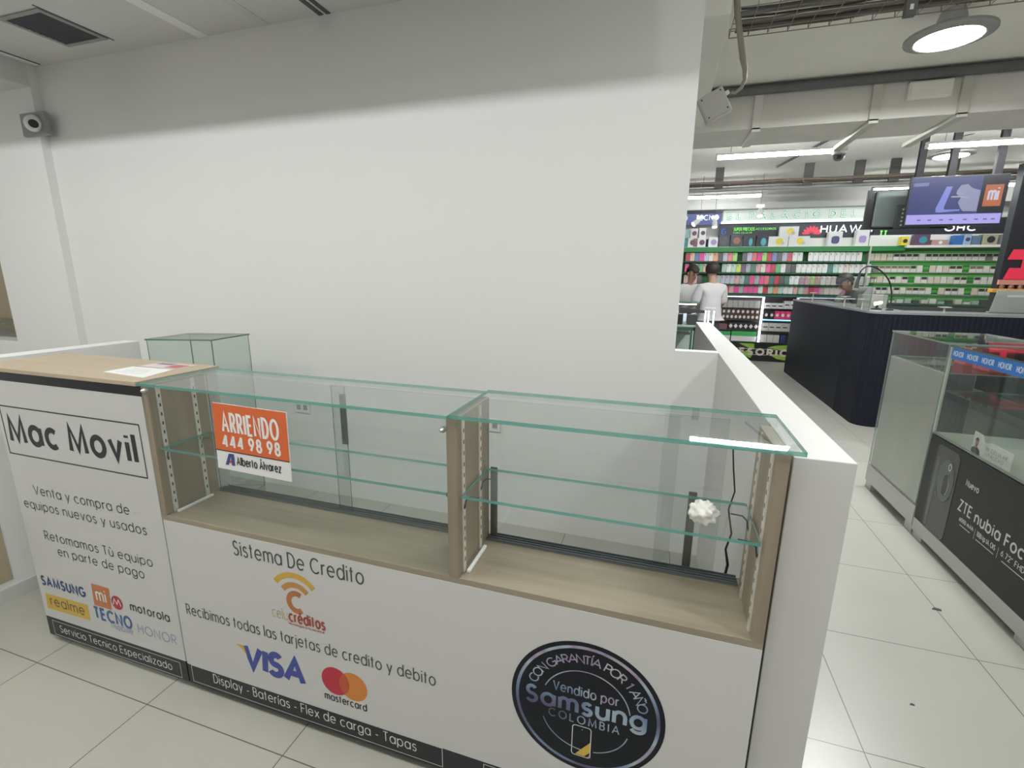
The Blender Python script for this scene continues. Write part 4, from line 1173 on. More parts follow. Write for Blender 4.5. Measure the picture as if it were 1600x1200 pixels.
pr = rrect(-2.005, 0.37, 0.215, 0.50, 0.04)
flat(mb, pr, PY)
build('picture', mb, mat('advert phone back', (0.055, 0.062, 0.06), rough=0.25), ad)
mb = MB(); ribbon(mb, pr + [pr[0]], 0.004, PY2); build('picture', mb, ADG, ad)
mb = MB(); flat(mb, rrect(-2.085, 0.34, 0.03, 0.42, 0.01), PY2); build('picture', mb, mat('advert phone edge', (0.10, 0.115, 0.10), rough=0.3), ad)
PY3 = wall_put((3.131, 0, 0), (0, -1, 0), (0, 0, 1), 0.002)
PY4 = wall_put((3.131, 0, 0), (0, -1, 0), (0, 0, 1), 0.0026)
ell = lambda cx, cz, rx, rz, n_=28: [(cx + rx * math.cos(2 * PI * i / n_), cz + rz * math.sin(2 * PI * i / n_)) for i in range(n_)]
mb = MB(); flat(mb, ell(-1.985, 0.44, 0.075, 0.125), PY3); build('picture', mb, mat('advert lens rim', (0.085, 0.10, 0.095), rough=0.25), ad)
mb = MB(); flat(mb, rrect(-1.975, 0.42, 0.05, 0.12, 0.024), PY4); ribbon(mb, arc(-1.985, 0.42, 0.068, 0.10, 200, 330, 10), 0.003, PY4); build('picture', mb, mat('advert lens dark', (0.012, 0.013, 0.013), rough=0.2), ad)
mb = MB(); ribbon(mb, ell(-1.965, 0.528, 0.011, 0.018, 16) + [ell(-1.965, 0.528, 0.011, 0.018, 16)[0]], 0.005, PY4); ribbon(mb, arc(-1.975, 0.42, 0.026, 0.06, 300, 60 + 360, 8), 0.003, PY4); build('picture', mb, ADW, ad)
# blue band with repeated word
mb = MB().box((3.127, -0.2, 1.098), (3.1305, 2.172, 1.160))
bb = build('blue_band', mb, mat('blue band', (0.02, 0.17, 0.58), rough=0.4), t)
PB = wall_put((3.127, 0, 0), (0, -1, 0), (0, 0, 1), 0.0006)
mb = MB()
for i in range(18):
    write(mb, 'HONOR', -2.155 + i * 0.125, -2.155 + i * 0.125 + 0.088, 1.117, 0.026, 0.005, PB)
build('lettering', mb, mat('pale blue print', (0.62, 0.74, 0.86), rough=0.4), bb)
# leaning card on the deck
t = thing('advert_card', 'white advert card with a small portrait, on the showcase deck behind the glass', 'card', (3.145, 1.715, 0.6635))
cd = MB().prism([(3.143, 1.862, 0.6635), (3.143, 1.572, 0.6635), (3.143, 1.572, 0.752), (3.143, 1.66, 0.750), (3.143, 1.72, 0.752), (3.143, 1.775, 0.735), (3.143, 1.80, 0.770), (3.143, 1.862, 0.772)], (0.003, 0, 0))
build('card', cd, mat('card white', (0.72, 0.72, 0.68), rough=0.5), t)
PC = wall_put((3.143, 0, 0), (0, -1, 0), (0, 0, 1), 0.0006)
PC2 = wall_put((3.143, 0, 0), (0, -1, 0), (0, 0, 1), 0.001)
mb = write(MB(), 'MI CELULAR', -1.755, -1.60, 0.708, 0.016, 0.0022, PC)
write(mb, 'ITALCAO', -1.735, -1.62, 0.680, 0.016, 0.0022, PC)
build('lettering', mb, mat('grey card print', (0.25, 0.26, 0.25), rough=0.5), t)
mb = MB(); flat(mb, [(-1.862, 0.6645), (-1.79, 0.6645), (-1.797, 0.688), (-1.815, 0.698), (-1.842, 0.698), (-1.862, 0.686)], PC); build('picture', mb, mat('portrait shirt', (0.03, 0.035, 0.025), rough=0.5), t)
mb = MB(); flat(mb, ell(-1.828, 0.722, 0.013, 0.022, 14), PC2); flat(mb, [(-1.836, 0.695), (-1.82, 0.695), (-1.82, 0.71), (-1.836, 0.71)], PC2); build('picture', mb, mat('portrait skin', (0.38, 0.24, 0.18), rough=0.5), t)
mb = MB(); flat(mb, arc(-1.828, 0.732, 0.014, 0.016, 0, 180, 8), wall_put((3.143, 0, 0), (0, -1, 0), (0, 0, 1), 0.0014)); build('picture', mb, INK, t)
o = build('shelf_box', box((3.32, 1.40, 0.9165), (3.36, 1.56, 0.985)), mat('lilac carton', (0.55, 0.47, 0.55), rough=0.4), loc=(3.34, 1.48, 0.9165), bevel=0.002)
tag(o, 'pale lilac phone box lying on the glass shelf under the blue band', 'box')

# red and black stand past the far rack
t = thing('promotion_stand', 'tall black stand with red block lettering and an orange ledge', 'display stand', (5.95, 6.6, 0))
build('panel', box((5.53, 6.5, 0), (6.6, 6.62, 2.9)), mat('stand black', (0.016, 0.017, 0.022), rough=0.4), t, bevel=0.004)
mb = MB()
PR = wall_put((0, 6.5, 0), (1, 0, 0), (0, 0, 1), 0.012)
flat(mb, [(5.56, 1.79), (6.2, 1.79), (6.2, 1.91), (5.60, 1.91)], PR)
flat(mb, [(5.71, 1.69), (5.78, 1.69), (5.78, 1.79), (5.71, 1.79)], PR)
flat(mb, [(5.56, 1.555), (6.2, 1.555), (6.2, 1.69), (5.60, 1.69)], PR)
build('lettering', mb, mat('stand red', (0.60, 0.025, 0.06), rough=0.4, emit=0.35, ecol=(0.7, 0.03, 0.07)), t)
build('salmon_strip', box((5.52, 6.47, 1.49), (6.6, 6.5, 1.548)), mat('stand salmon', (0.70, 0.30, 0.24), rough=0.4), t)
build('ledge', box((5.44, 6.40, 1.395), (6.6, 6.5, 1.44)), mat('stand orange', (0.72, 0.36, 0.06), rough=0.45), t, bevel=0.003)
for i in range(6):
    x = 5.55 + i * 0.09
    o = build('small_jar', MB().lathe([(0.025, 0), (0.027, 0.03), (0.02, 0.042), (0.018, 0.048)], (x, 6.45, 1.4402), 12), mat('jar brown', (0.15, 0.08, 0.07), rough=0.2, var=0.3), loc=(x, 6.45, 1.4402), smooth=True)
    tag(o, '%s small dark jar from the rack end of the orange ledge' % ordinal(i), 'jar', 'jars on the orange ledge')

# ================================================================== accessory shop on the far wall
GREEN = mat('green slat panel', (0.055, 0.30, 0.06), rough=0.5, var=0.1)
GREEN_D = mat('dark green ledge', (0.012, 0.09, 0.035), rough=0.4, var=0.15)
GREEN_L = mat('light green slat', (0.20, 0.50, 0.16), rough=0.5, var=0.08)
# ---- rack for the phone cases
t = thing('wall_rack', 'green wall rack with four dark ledges full of coloured phone cases', 'wall rack', (3.1, 9.15, 1.2))
build('back_panel', box((1.2, 9.10, 1.24), (4.93, 9.16, 2.02)), mat('rack deep green', (0.02, 0.15, 0.04), rough=0.5), t)
build('header', box((1.2, 8.93, 2.02), (4.93, 9.16, 2.108)), mat('rack header green', (0.025, 0.22, 0.06), rough=0.45), t)
build('green_panel', box((2.69, 9.085, 1.86), (2.80, 9.10, 2.02)), GREEN, t)
build('green_panel', box((4.80, 9.085, 1.80), (4.93, 9.10, 2.02)), GREEN, t)
ROWZ = (1.855, 1.650, 1.437, 1.268)
for z in ROWZ:
    build('ledge', box((1.2, 8.93, z - 0.028), (4.93, 9.10, z - 0.001)), GREEN_D, t)
build('upright', box((4.93, 8.93, 1.24), (4.955, 9.16, 2.108)), LIGHT_METAL, t)
t = thing('wall_rack', 'light green slat rack with rows of white blister packs', 'wall rack', (5.95, 9.15, 1.2))
sm = MB()
for i in range(15):
    z = 1.13 + i * 0.065
    sm.box((4.96, 9.10, z), (7.0, 9.16, z + 0.055), i % 2)
    sm.box((4.96, 9.115, z + 0.055), (7.0, 9.16, z + 0.065), 2)
build('slat_panel', sm, [GREEN, mat('slat green', (0.10, 0.40, 0.09), rough=0.5), GREEN_D], t)
build('white_ledge', box((5.44, 8.90, 2.075), (6.95, 9.10, 2.115)), WHITE_PL, t)
build('header', box((4.96, 8.98, 2.03), (5.46, 9.10, 2.108)), mat('rack header green', (0.025, 0.22, 0.06)), t)
build('upper_board', box((4.96, 9.10, 2.105), (6.95, 9.16, 2.30)), WHITE_PL, t)
build('lower_ledge', box((4.96, 8.85, 1.12), (6.95, 9.10, 1.15)), GREEN_D, t)
build('base_cabinet', box((4.96, 8.80, 0.0), (7.0, 9.20, 1.10)), mat('rack base dark', (0.05, 0.06, 0.06), rough=0.4), t)
# upper display shelf and signs
t = thing('display_shelf', 'white shelf above the phone cases carrying the gadget boxes', 'shelf', (3.1, 9.15, 2.1))
build('board', box((1.2, 8.93, 2.108), (4.955, 9.16, 2.113)), WHITE_PL, t)
build('back_board', box((2.48, 9.13, 2.113), (4.955, 9.16, 2.27)), mat('shelf board white', (0.75, 0.76, 0.72), rough=0.4), t)
build('back_board', box((1.2, 9.13, 2.113), (2.48, 9.16, 2.27)), mat('dark navy board', (0.02, 0.025, 0.07), rough=0.5), t)
t = thing('brand_sign', 'dark brand fascia with red petal emblem and white word beside green lettering', 'sign', (3.6, 9.14, 2.4))
fa = build('fascia', box((2.48, 9.12, 2.275), (4.99, 9.16, 2.54)), mat('fascia dark', (0.016, 0.016, 0.032), rough=0.4), t)
PF = wall_put((0, 9.12, 0), (1, 0, 0), (0, 0, 1), 0.004)
mb = write(MB(), 'HUAWEI', 4.19, 4.97, 2.362, 0.115, 0.020, PF)
build('lettering', mb, mat('sign lit white', (0.9, 0.9, 0.9), rough=0.4, emit=0.9, ecol=(1, 1, 1)), fa)
for i in range(8):
    a = math.radians(180 - 8 - i * 164 / 7)
    mb = MB()
    ca, sa = math.cos(a), math.sin(a)
    base = (4.045 + 0.02 * ca, 2.335 + 0.012 * sa)
    L_, W_ = 0.135, 0.021
    pts = []
    for u, w in ((0, 0), (0.35, 0.6), (0.7, 1), (0.92, 0.75), (1, 0), (0.92, -0.75), (0.7, -1), (0.35, -0.6)):
        pts.append((base[0] + ca * L_ * u - sa * W_ * w, base[1] + sa * L_ * u + ca * W_ * w))
    flat(mb, pts[::-1] if False else pts, wall_put((0, 9.12, 0), (1, 0, 0), (0, 0, 1), 0.004))
    build('petal', mb, mat('petal red', (0.62, 0.03, 0.07), rough=0.4, emit=0.3, ecol=(0.8, 0.05, 0.1)), fa)
mb = write(MB(), 'SUPER PRECIOS', 2.745, 3.10, 2.415, 0.055, 0.007, PF)
write(mb, 'ACCESORIOS', 3.12, 3.46, 2.425, 0.035, 0.005, PF)
write(mb, 'PARA CELULAR', 2.745, 3.06, 2.365, 0.025, 0.0035, PF)
build('lettering', mb, mat('sign lit green', (0.20, 0.7, 0.12), rough=0.4, emit=0.7, ecol=(0.2, 0.9, 0.12)), fa)
mb = write(MB(), 'G', 2.54, 2.61, 2.355, 0.10, 0.02, PF)
build('lettering', mb, mat('sign blue', (0.02, 0.10, 0.42), rough=0.4, emit=0.3, ecol=(0.02, 0.1, 0.5)), fa)
t = thing('brand_sign', 'dark brand fascia with white letters below the lit television', 'sign', (6.0, 9.14, 2.4))
fa = build('fascia', box((5.0, 9.12, 2.275), (6.95, 9.16, 2.56)), mat('fascia dark', (0.016, 0.016, 0.032)), t)
mb = write(MB(), 'OHC', 6.02, 6.44, 2.36, 0.09, 0.02, PF)
build('lettering', mb, mat('sign lit white', (0.9, 0.9, 0.9)), fa)
mb = write(MB(), 'TT', 5.10, 5.20, 2.30, 0.07, 0.02, PF)
build('lettering', mb, mat('sign lit green', (0.2, 0.7, 0.12)), fa)
t = thing('light_box_sign', 'lit white and green light box sign with the shop name', 'sign', (3.7, 8.95, 2.65))
lb = build('light_box', box((2.52, 8.92, 2.56), (5.95, 9.12, 2.755)), mat('light box face', (0.42, 0.46, 0.44), rough=0.4, emit=0.34, ecol=(0.85, 0.97, 0.9)), t)
build('frame', box((2.50, 8.90, 2.545), (5.97, 9.12, 2.56)), mat('sign lower light', (0.85, 0.95, 0.88), rough=0.4, emit=1.6, ecol=(0.85, 1, 0.9)), t)
PL = wall_put((0, 8.92, 0), (1, 0, 0), (0, 0, 1), 0.004)
mb = write(MB(), 'EL PALACIO DEL CELULAR', 2.60, 5.90, 2.605, 0.105, 0.026, PL, gap=0.42)
build('lettering', mb, mat('sign letter green', (0.08, 0.26, 0.11), rough=0.4, emit=0.06, ecol=(0.2, 0.7, 0.3)), lb)
mb = write(MB(), 'EL PALACIO DEL CELULAR', 2.60, 5.90, 2.605, 0.105, 0.010, wall_put((0, 8.92, 0), (1, 0, 0), (0, 0, 1), 0.007), gap=0.42)
build('lettering', mb, mat('sign letter glow', (0.8, 0.98, 0.85), rough=0.4, emit=0.5, ecol=(0.7, 1, 0.8)), lb)
t = thing('brand_sign', 'navy brand sign with pale letters close to the stall wall', 'sign', (2.0, 8.95, 2.62))
fa = build('board', box((1.0, 8.93, 2.52), (2.49, 8.98, 2.715)), mat('sign navy blue', (0.035, 0.055, 0.20), rough=0.4, emit=0.25, ecol=(0.05, 0.08, 0.3)), t)
PN = wall_put((0, 8.93, 0), (1, 0, 0), (0, 0, 1), 0.004)
mb = write(MB(), 'TECNO', 2.05, 2.44, 2.60, 0.085, 0.013, PN)
write(mb, 'TECNO', 1.50, 1.89, 2.60, 0.085, 0.013, PN)
build('lettering', mb, mat('sign pale', (0.7, 0.72, 0.85), rough=0.4, emit=0.6, ecol=(0.75, 0.78, 1)), fa)

# ---- gadget boxes on the upper shelf
def disc_on(mb, cx, cz, r, y, m):
    mb.poly([(cx + r * math.cos(2 * PI * i / 14), y, cz + r * math.sin(2 * PI * i / 14)) for i in range(14)], m)
TEAL, TEAL_L = mat('carton teal', (0.05, 0.30, 0.36), rough=0.4), mat('carton pale teal', (0.35, 0.52, 0.50), rough=0.4)
CWHITE = mat('carton white', (0.78, 0.78, 0.78), rough=0.35)
CNAVY = mat('carton black', (0.02, 0.022, 0.04), rough=0.3)
PLUM, BROWN = mat('print plum', (0.14, 0.07, 0.13), rough=0.4), mat('print brown', (0.30, 0.13, 0.10), rough=0.4)
YELL, CYAN, LILAC, NAVY = mat('print lemon', (0.80, 0.66, 0.05), rough=0.4), mat('print cyan', (0.08, 0.42, 0.50), rough=0.4), mat('print lilac', (0.38, 0.30, 0.58), rough=0.4), mat('print navy', (0.05, 0.07, 0.20), rough=0.4)
BOXES = [  # x0, x1, z0, z1, carton, picture kind, label
    (1.86, 1.93, 2.114, 2.28, TEAL, None, 'teal gadget box at the stall wall end of the upper shelf'),
    (1.94, 2.10, 2.114, 2.28, CWHITE, (PLUM, BROWN), 'white and brown gadget box beside the lower teal box'),
    (2.11, 2.26, 2.114, 2.28, CWHITE, (PLUM, None), 'white box with dark round watch print, middle of the lower boxes'),
    (2.31, 2.47, 2.114, 2.285, CWHITE, (LILAC, None), 'white box with lilac watch print beside the black boxes'),
    (1.86, 1.96, 2.281, 2.44, TEAL_L, None, 'pale teal box stacked on the teal box'),
    (1.97, 2.10, 2.281, 2.45, CWHITE, (PLUM, None), 'white box stacked above the brown-sided box'),
    (2.13, 2.25, 2.281, 2.46, CWHITE, (PLUM, None), 'white box with large dark watch print, topmost under the spotlight'),
    (2.49, 2.67, 2.114, 2.32, CNAVY, (mat('print dim grey', (0.10, 0.10, 0.12)), None), 'first black gadget box from the watch boxes'),
    (2.69, 2.88, 2.114, 2.33, CNAVY, (BROWN, None), 'second black gadget box from the watch boxes, red spot on it'),
    (2.91, 3.11, 2.114, 2.31, CNAVY, (CYAN, None), 'black box with narrow cyan mouse print'),
    (3.13, 3.32, 2.114, 2.31, CNAVY, (CYAN, None), 'black box with wide cyan mouse print next to the yellow prints'),
    (3.33, 3.65, 2.114, 2.29, CWHITE, (YELL, None), 'white box with yellow disc, lower one beside the black boxes'),
    (3.66, 3.99, 2.114, 2.29, CWHITE, (YELL, None), 'white box with yellow disc, lower one nearer the red emblem'),
    (3.50, 3.80, 2.291, 2.46, CWHITE, (YELL, None), 'white box with yellow disc stacked on the other two'),
    (4.28, 4.49, 2.114, 2.36, CWHITE, (NAVY, None), 'white box with navy speaker print below the white brand letters'),
    (4.70, 4.89, 2.114, 2.38, CWHITE, (LILAC, None), 'white box with lilac speaker print beside the dark television'),
    (5.37, 5.47, 2.116, 2.26, YELL, (INK, None), 'yellow box at the near end of the white ledge'),
    (5.55, 5.77, 2.116, 2.29, PLUM, (TEAL, None), 'dark patterned box on the white ledge'),
    (5.80, 6.02, 2.116, 2.20, mat('carton rose', (0.52, 0.30, 0.28), rough=0.4), (CWHITE, None), 'low rose coloured box on the white ledge'),
    (6.10, 6.22, 2.116, 2.27, mat('carton blue', (0.04, 0.16, 0.48), rough=0.4), None, 'bright blue box on the white ledge'),
    (6.23, 6.33, 2.116, 2.29, mat('carton sky', (0.35, 0.48, 0.62), rough=0.4), (NAVY, None), 'sky blue box beside the bright blue one'),
    (6.34, 6.46, 2.116, 2.26, mat('carton slate', (0.12, 0.20, 0.30), rough=0.4), None, 'slate blue box in the middle of the white ledge'),
    (6.48, 6.68, 2.116, 2.28, mat('carton olive', (0.40, 0.38, 0.26), rough=0.4), (INK, None), 'olive and cream box towards the black stand'),
    (6.74, 6.88, 2.116, 2.28, mat('carton grey', (0.42, 0.43, 0.48), rough=0.4), None, 'grey box at the black stand end of the white ledge'),
]
for x0, x1, z0, z1, m_, pic, lab in BOXES:
    y0 = 8.945
    if z0 > 2.2: y0 = 8.95
    t = thing('gadget_box', lab, 'box', ((x0 + x1) / 2, 9.0, z0), 'gadget boxes on the upper shelf')
    build('carton', box((x0, y0, z0), (x1, 9.07, z1)), m_, t)
    if pic:
        mb = MB()
        w, h = x1 - x0, z1 - z0
        if pic[0] is CYAN:
            flat(mb, ell(x0 + w * 0.62, z0 + h * 0.42, 0.045 if 'wide' in lab else 0.03, 0.07), wall_put((0, y0, 0), (1, 0, 0), (0, 0, 1), 0.003))
        elif 'speaker' in lab:
            flat(mb, rrect(x0 + w * 0.52, z0 + h * 0.42, w * 0.58, w * 0.62, w * 0.2), wall_put((0, y0, 0), (1, 0, 0), (0, 0, 1), 0.003))
        else:
            disc_on(mb, x0 + w * 0.56, z0 + h * 0.5, min(w, h) * 0.33, y0 - 0.003, 0)
        build('picture', mb, pic[0], t)
        if pic[1]:
            build('picture', box((x0 + w * 0.62, y0 - 0.002, z0 + 0.004), (x1, y0 - 0.0005, z1 - 0.01)), pic[1], t)
        if pic[0] is YELL:
            mb = MB(); disc_on(mb, x0 + w * 0.72, z0 + h * 0.32, 0.03, y0 - 0.004, 0); build('picture', mb, mat('print sand', (0.62, 0.55, 0.45)), t)

# ---- phone cases
def case_mesh(name, m_):
    mb = MB()
    pts = [(u, 0, v) for u, v in rrect(0, 0.078, 0.078, 0.155, 0.014, 3)]
    mb.prism(pts, (0, 0.012, 0), 0)
    for (u, v) in ((-0.018, 0.132), (-0.018, 0.112)):
        mb.poly([(u + 0.008 * math.cos(a * PI / 5), -0.0006, v + 0.008 * math.sin(a * PI / 5)) for a in range(10)], 1)
    me = bpy.data.meshes.new(name)
    me.from_pydata(mb.v, [], mb.f)
    me.materials.append(m_); me.materials.append(mat('case lens hole', (0.10, 0.10, 0.11), rough=0.3))
    me.polygons.foreach_set('material_index', mb.m)
    me.update()
    return me
CC = {'red': (0.55, 0.04, 0.07), 'peach': (0.80, 0.52, 0.42), 'blue': (0.12, 0.20, 0.48), 'magenta': (0.80, 0.03, 0.28), 'lilac': (0.58, 0.52, 0.72), 'cream': (0.78, 0.72, 0.64), 'orange': (0.80, 0.36, 0.18),
      'black': (0.03, 0.035, 0.035), 'lavender': (0.52, 0.50, 0.62), 'coral': (0.80, 0.20, 0.22), 'lime': (0.36, 0.72, 0.20), 'charcoal': (0.10, 0.10, 0.11), 'indigo': (0.22, 0.26, 0.55), 'pink': (0.85, 0.10, 0.35),
      'rose': (0.70, 0.40, 0.40), 'green': (0.12, 0.50, 0.18), 'white': (0.80, 0.81, 0.80), 'mint': (0.45, 0.68, 0.58), 'yellow': (0.66, 0.74, 0.12), 'purple': (0.15, 0.08, 0.22), 'grey': (0.42, 0.45, 0.46), 'teal': (0.06, 0.20, 0.17), 'sage': (0.40, 0.52, 0.47)}
CM = {k: case_mesh('phone_case_' + k, mat('case ' + k, v, rough=0.35)) for k, v in CC.items()}
ROWS = [
    'red peach blue magenta lilac cream orange black lavender coral lime - charcoal lilac coral magenta lime red indigo charcoal lavender red white white - white white white white white white white white white white',
    'magenta black peach green rose black - - sage white mint yellow purple grey teal rose cream pink red green white charcoal black white white white white white white teal mint white cream white white white white',
    'rose purple rose black - - - grey lavender lavender lavender rose sage teal pink grey pink coral teal red charcoal teal white white grey rose lime rose white cream cream white white grey white white white',
    'black peach rose black - - - - pink red rose magenta grey pink pink pink white red mint orange mint white white rose mint rose red pink rose white cream white white white rose grey white']
RN = ['topmost', 'second', 'third', 'lowest']
CASES = []
for r, row in enumerate(ROWS):
    k = 0
    x = 1.965
    for c in row.split():
        xx = x
        x += 0.0835
        if c == '-':
            continue
        o = bpy.data.objects.new('phone_case', CM[c])
        COL.objects.link(o)
        o.location = (xx, 8.96, ROWZ[r])
        o.rotation_euler = (math.radians(-7), 0, 0)
        tag(o, '%s phone case, %s from the stall wall, %s row of the green rack' % (c, ordinal(k), RN[r]), 'phone case', 'phone cases on the green rack')
        k += 1
# ---- blister packs on the slat rack
def blister_mesh(name, top, bot):
    mb = MB()
    mb.box((-0.042, 0, 0.0), (0.042, 0.02, 0.062), 1)
    mb.box((-0.042, 0.012, 0.062), (0.042, 0.02, 0.118), 0)
    mb.box((-0.034, 0.003, 0.064), (0.034, 0.0125, 0.108), 2)
    me = bpy.data.meshes.new(name)
    me.from_pydata(mb.v, [], mb.f)
    for q in (mat('pack back', (0.60, 0.64, 0.52), rough=0.4), bot, top):
        me.materials.append(q)
    me.polygons.foreach_set('material_index', mb.m)
    me.update()
    return me
PW, PCR = mat('pack white', (0.78, 0.79, 0.72), rough=0.35), mat('pack cream', (0.72, 0.66, 0.54), rough=0.4)
PK = {'black topped': blister_mesh('blister_black', mat('pack black', (0.05, 0.05, 0.05), rough=0.4), PW), 'brown topped': blister_mesh('blister_brown', mat('pack brown', (0.26, 0.19, 0.13), rough=0.4), PW),
      'all white': blister_mesh('blister_white', PW, PW), 'cream': blister_mesh('blister_cream', PCR, PCR), 'dark': blister_mesh('blister_dark', mat('pack black', (0.05, 0.05, 0.05)), mat('pack dark grey', (0.22, 0.23, 0.20), rough=0.4))}
KEY = {'b': 'black topped', 'r': 'brown topped', 'w': 'all white', 'c': 'cream', 'd': 'dark'}
PROWS = ['ccccbbbbwbbbbbbbbbdbb', 'ddrrrrrbw.cwcbb.rrwbc', 'crcwbwb.wbccwcbb.bwwc', '.dbbwbwrbrw.cbbw.cbbw']
PZ = (1.872, 1.672, 1.488, 1.300)
for r, row in enumerate(PROWS):
    k = 0
    for i, c in enumerate(row):
        if c == '.':
            continue
        o = bpy.data.objects.new('blister_pack', PK[KEY[c]])
        COL.objects.link(o)
        o.location = (5.02 + i * 0.0925, 9.07, PZ[r])
        tag(o, '%s blister pack, %s from the upright, %s row of the slat rack' % (KEY[c], ordinal(k), RN[r]), 'blister pack', 'blister packs on the slat rack')
        k += 1
# hooks for the packs
t = thing('hook_rail', 'thin metal hook rails along the light green slat rack', 'rail', (5.95, 9.09, 1.25))
for z in PZ:
    build('rail', box((4.97, 9.09, z - 0.012), (6.95, 9.10, z - 0.002)), LIGHT_METAL, t)
for i in range(16):
    x = 5.02 + i * 0.118
    m_ = (PW, PCR, mat('pack black', (0.05, 0.05, 0.05)), mat('pack mint', (0.4, 0.55, 0.46), rough=0.4))[(i * 7) % 4]
    o = build('small_packet', box((x - 0.045, 8.90, 1.1505), (x + 0.045, 8.98, 1.19 + 0.02 * (i % 3))), m_, loc=(x, 8.94, 1.1505))
    tag(o, '%s small packet from the rack upright on the bottom ledge of the slat rack' % ordinal(i), 'packet', 'packets on the bottom ledge')

# ---- lit cabinets under the case rack
t = thing('wall_cabinet', 'lit wall cabinet with glass shelves of watches over a black and green base', 'cabinet', (3.1, 9.0, 0))
build('back_panel', box((1.4, 9.14, 0.36), (4.6, 9.18, 1.235)), mat('cabinet back', (0.26, 0.22, 0.23), rough=0.5, var=0.1), t)
build('worktop', box((1.4, 8.78, 1.215), (4.6, 9.20, 1.238)), mat('cabinet top teal', (0.05, 0.17, 0.17), rough=0.3), t)
bp_ = build('base_panel', box((1.4, 8.85, 0.0), (4.6, 9.20, 0.345)), mat('base black', (0.012, 0.012, 0.012), rough=0.4), t)
PA = wall_put((0, 8.85, 0), (1, 0, 0), (0, 0, 1), 0.004)
PA2 = wall_put((0, 8.85, 0), (1, 0, 0), (0, 0, 1), 0.008)
LEAF = mat('leaf green print', (0.26, 0.46, 0.06), rough=0.5)
def leaf(a, b, h):
    mb = MB()
    pts = [(a + (b - a) * i / 10, 0.17 + h * 0 + 0.0) for i in range(0)]
    n_ = 12
    up_ = [(a + (b - a) * i / n_, 0.10 + 0.17 * i / n_ + 0.08 * math.sin(PI * i / n_)) for i in range(n_ + 1)]
    dn = [(a + (b - a) * i / n_, 0.10 + 0.17 * i / n_ - 0.08 * math.sin(PI * i / n_)) for i in range(n_ + 1)]
    flat(mb, dn + up_[::-1][1:-1], PA)
    build('leaf_print', mb, LEAF, bp_)
mb = MB(); flat(mb, [(3.02, 0.33), (3.29, 0.33), (3.30, 0.22), (3.22, 0.24), (3.10, 0.29)], PA); build('leaf_print', mb, LEAF, bp_)
mb = MB(); flat(mb, [(3.05, 0.13), (3.25, 0.05), (3.29, 0.13), (3.20, 0.21)], PA); build('leaf_print', mb, LEAF, bp_)
mb = MB(); flat(mb, [(3.52, 0.27), (3.66, 0.31), (3.86, 0.33), (4.05, 0.32), (3.86, 0.22), (3.68, 0.24)], PA); build('leaf_print', mb, LEAF, bp_)
mb = MB(); flat(mb, [(3.56, 0.14), (3.70, 0.06), (3.88, 0.03), (4.0, 0.05), (3.86, 0.14), (3.70, 0.15)], PA); build('leaf_print', mb, LEAF, bp_)
mb = MB()
write(mb, 'ACCESORIOS', 2.52, 4.02, 0.125, 0.105, 0.036, PA2, gap=0.24)
for i in range(10):
    x = 2.50 + i * 0.152
    ribbon(mb, [(x, 0.122), (x + 0.10, 0.122)], 0.008, PA2)
    ribbon(mb, [(x, 0.233), (x + 0.10, 0.233)], 0.008, PA2)
build('lettering', mb, mat('base letter', (0.62, 0.56, 0.50), rough=0.4), bp_)
for z in (0.36, 0.575, 0.77, 0.995):
    build('glass_shelf', slab((1.42, 8.88, z - 0.008), (4.58, 9.13, z)), [GLASS_SMOKE, EDGE_DARK], t)
build('led_strip', box((3.34, 8.86, 0.36), (3.375, 8.89, 1.205)), emissive('lit cabinet strip', (0.95, 0.95, 1.0), 3.5), t)
build('led_strip', box((2.45, 8.90, 1.195), (3.33, 8.93, 1.21)), emissive('lit cabinet strip', (0.95, 0.95, 1.0), 3.5), t)
build('led_strip', box((3.39, 8.90, 0.772), (3.95, 8.925, 0.792)), emissive('lit blue strip', (0.25, 0.65, 1.0), 1.6), t)
build('divider', box((1.40, 8.88, 0.36), (1.42, 9.14, 1.21)), WHITE_PL, t)
# stock in the cabinet
STK_M = {'white carton': CWHITE, 'grey carton': mat('carton pale grey', (0.52, 0.50, 0.48), rough=0.45), 'brown watch box': mat('watch box brown', (0.10, 0.055, 0.05), rough=0.35), 'black watch box': mat('watch box black', (0.035, 0.025, 0.03), rough=0.35),
         'green carton': mat('carton green', (0.06, 0.42, 0.12), rough=0.4), 'navy carton': mat('carton navy', (0.03, 0.05, 0.16), rough=0.4), 'pink reflection carton': mat('carton pink reflection', (0.75, 0.06, 0.20), rough=0.4), 'maroon carton': mat('carton maroon', (0.22, 0.09, 0.10), rough=0.4)}
FACE = mat('watch face', (0.78, 0.76, 0.74), rough=0.25)
def stock(kind, x, w, z, h, shelf, k, y=8.90, d_=0.12, face=0):
    nm = 'watch_box' if 'watch' in kind else 'carton_box'
    t = thing(nm, '%s, %s from the stall wall, %s of lit cabinet' % (kind, ordinal(k), shelf), 'box', (x + w / 2, y + d_ / 2, z), 'stock on the ' + shelf)
    build('carton', box((x, y, z + 0.0005), (x + w, y + d_, z + h)), STK_M[kind], t)
    if face:
        mb = MB()
        cx, cz = x + w / 2, z + h / 2
        if face == 1:
            mb.poly([(cx + 0.024 * math.cos(2 * PI * i / 10), y - 0.002, cz + 0.03 * math.sin(2 * PI * i / 10)) for i in range(10)])
        elif face == 2:
            mb.poly([(cx, y - 0.002, cz - 0.045), (cx + 0.035, y - 0.002, cz), (cx, y - 0.002, cz + 0.045), (cx - 0.035, y - 0.002, cz)])
        else:
            mb.box((cx - w * 0.35, y - 0.002, cz - 0.012), (cx + w * 0.35, y - 0.0005, cz + 0.008))
        build('dial' if face < 3 else 'print', mb, FACE if face < 3 else INK, t)
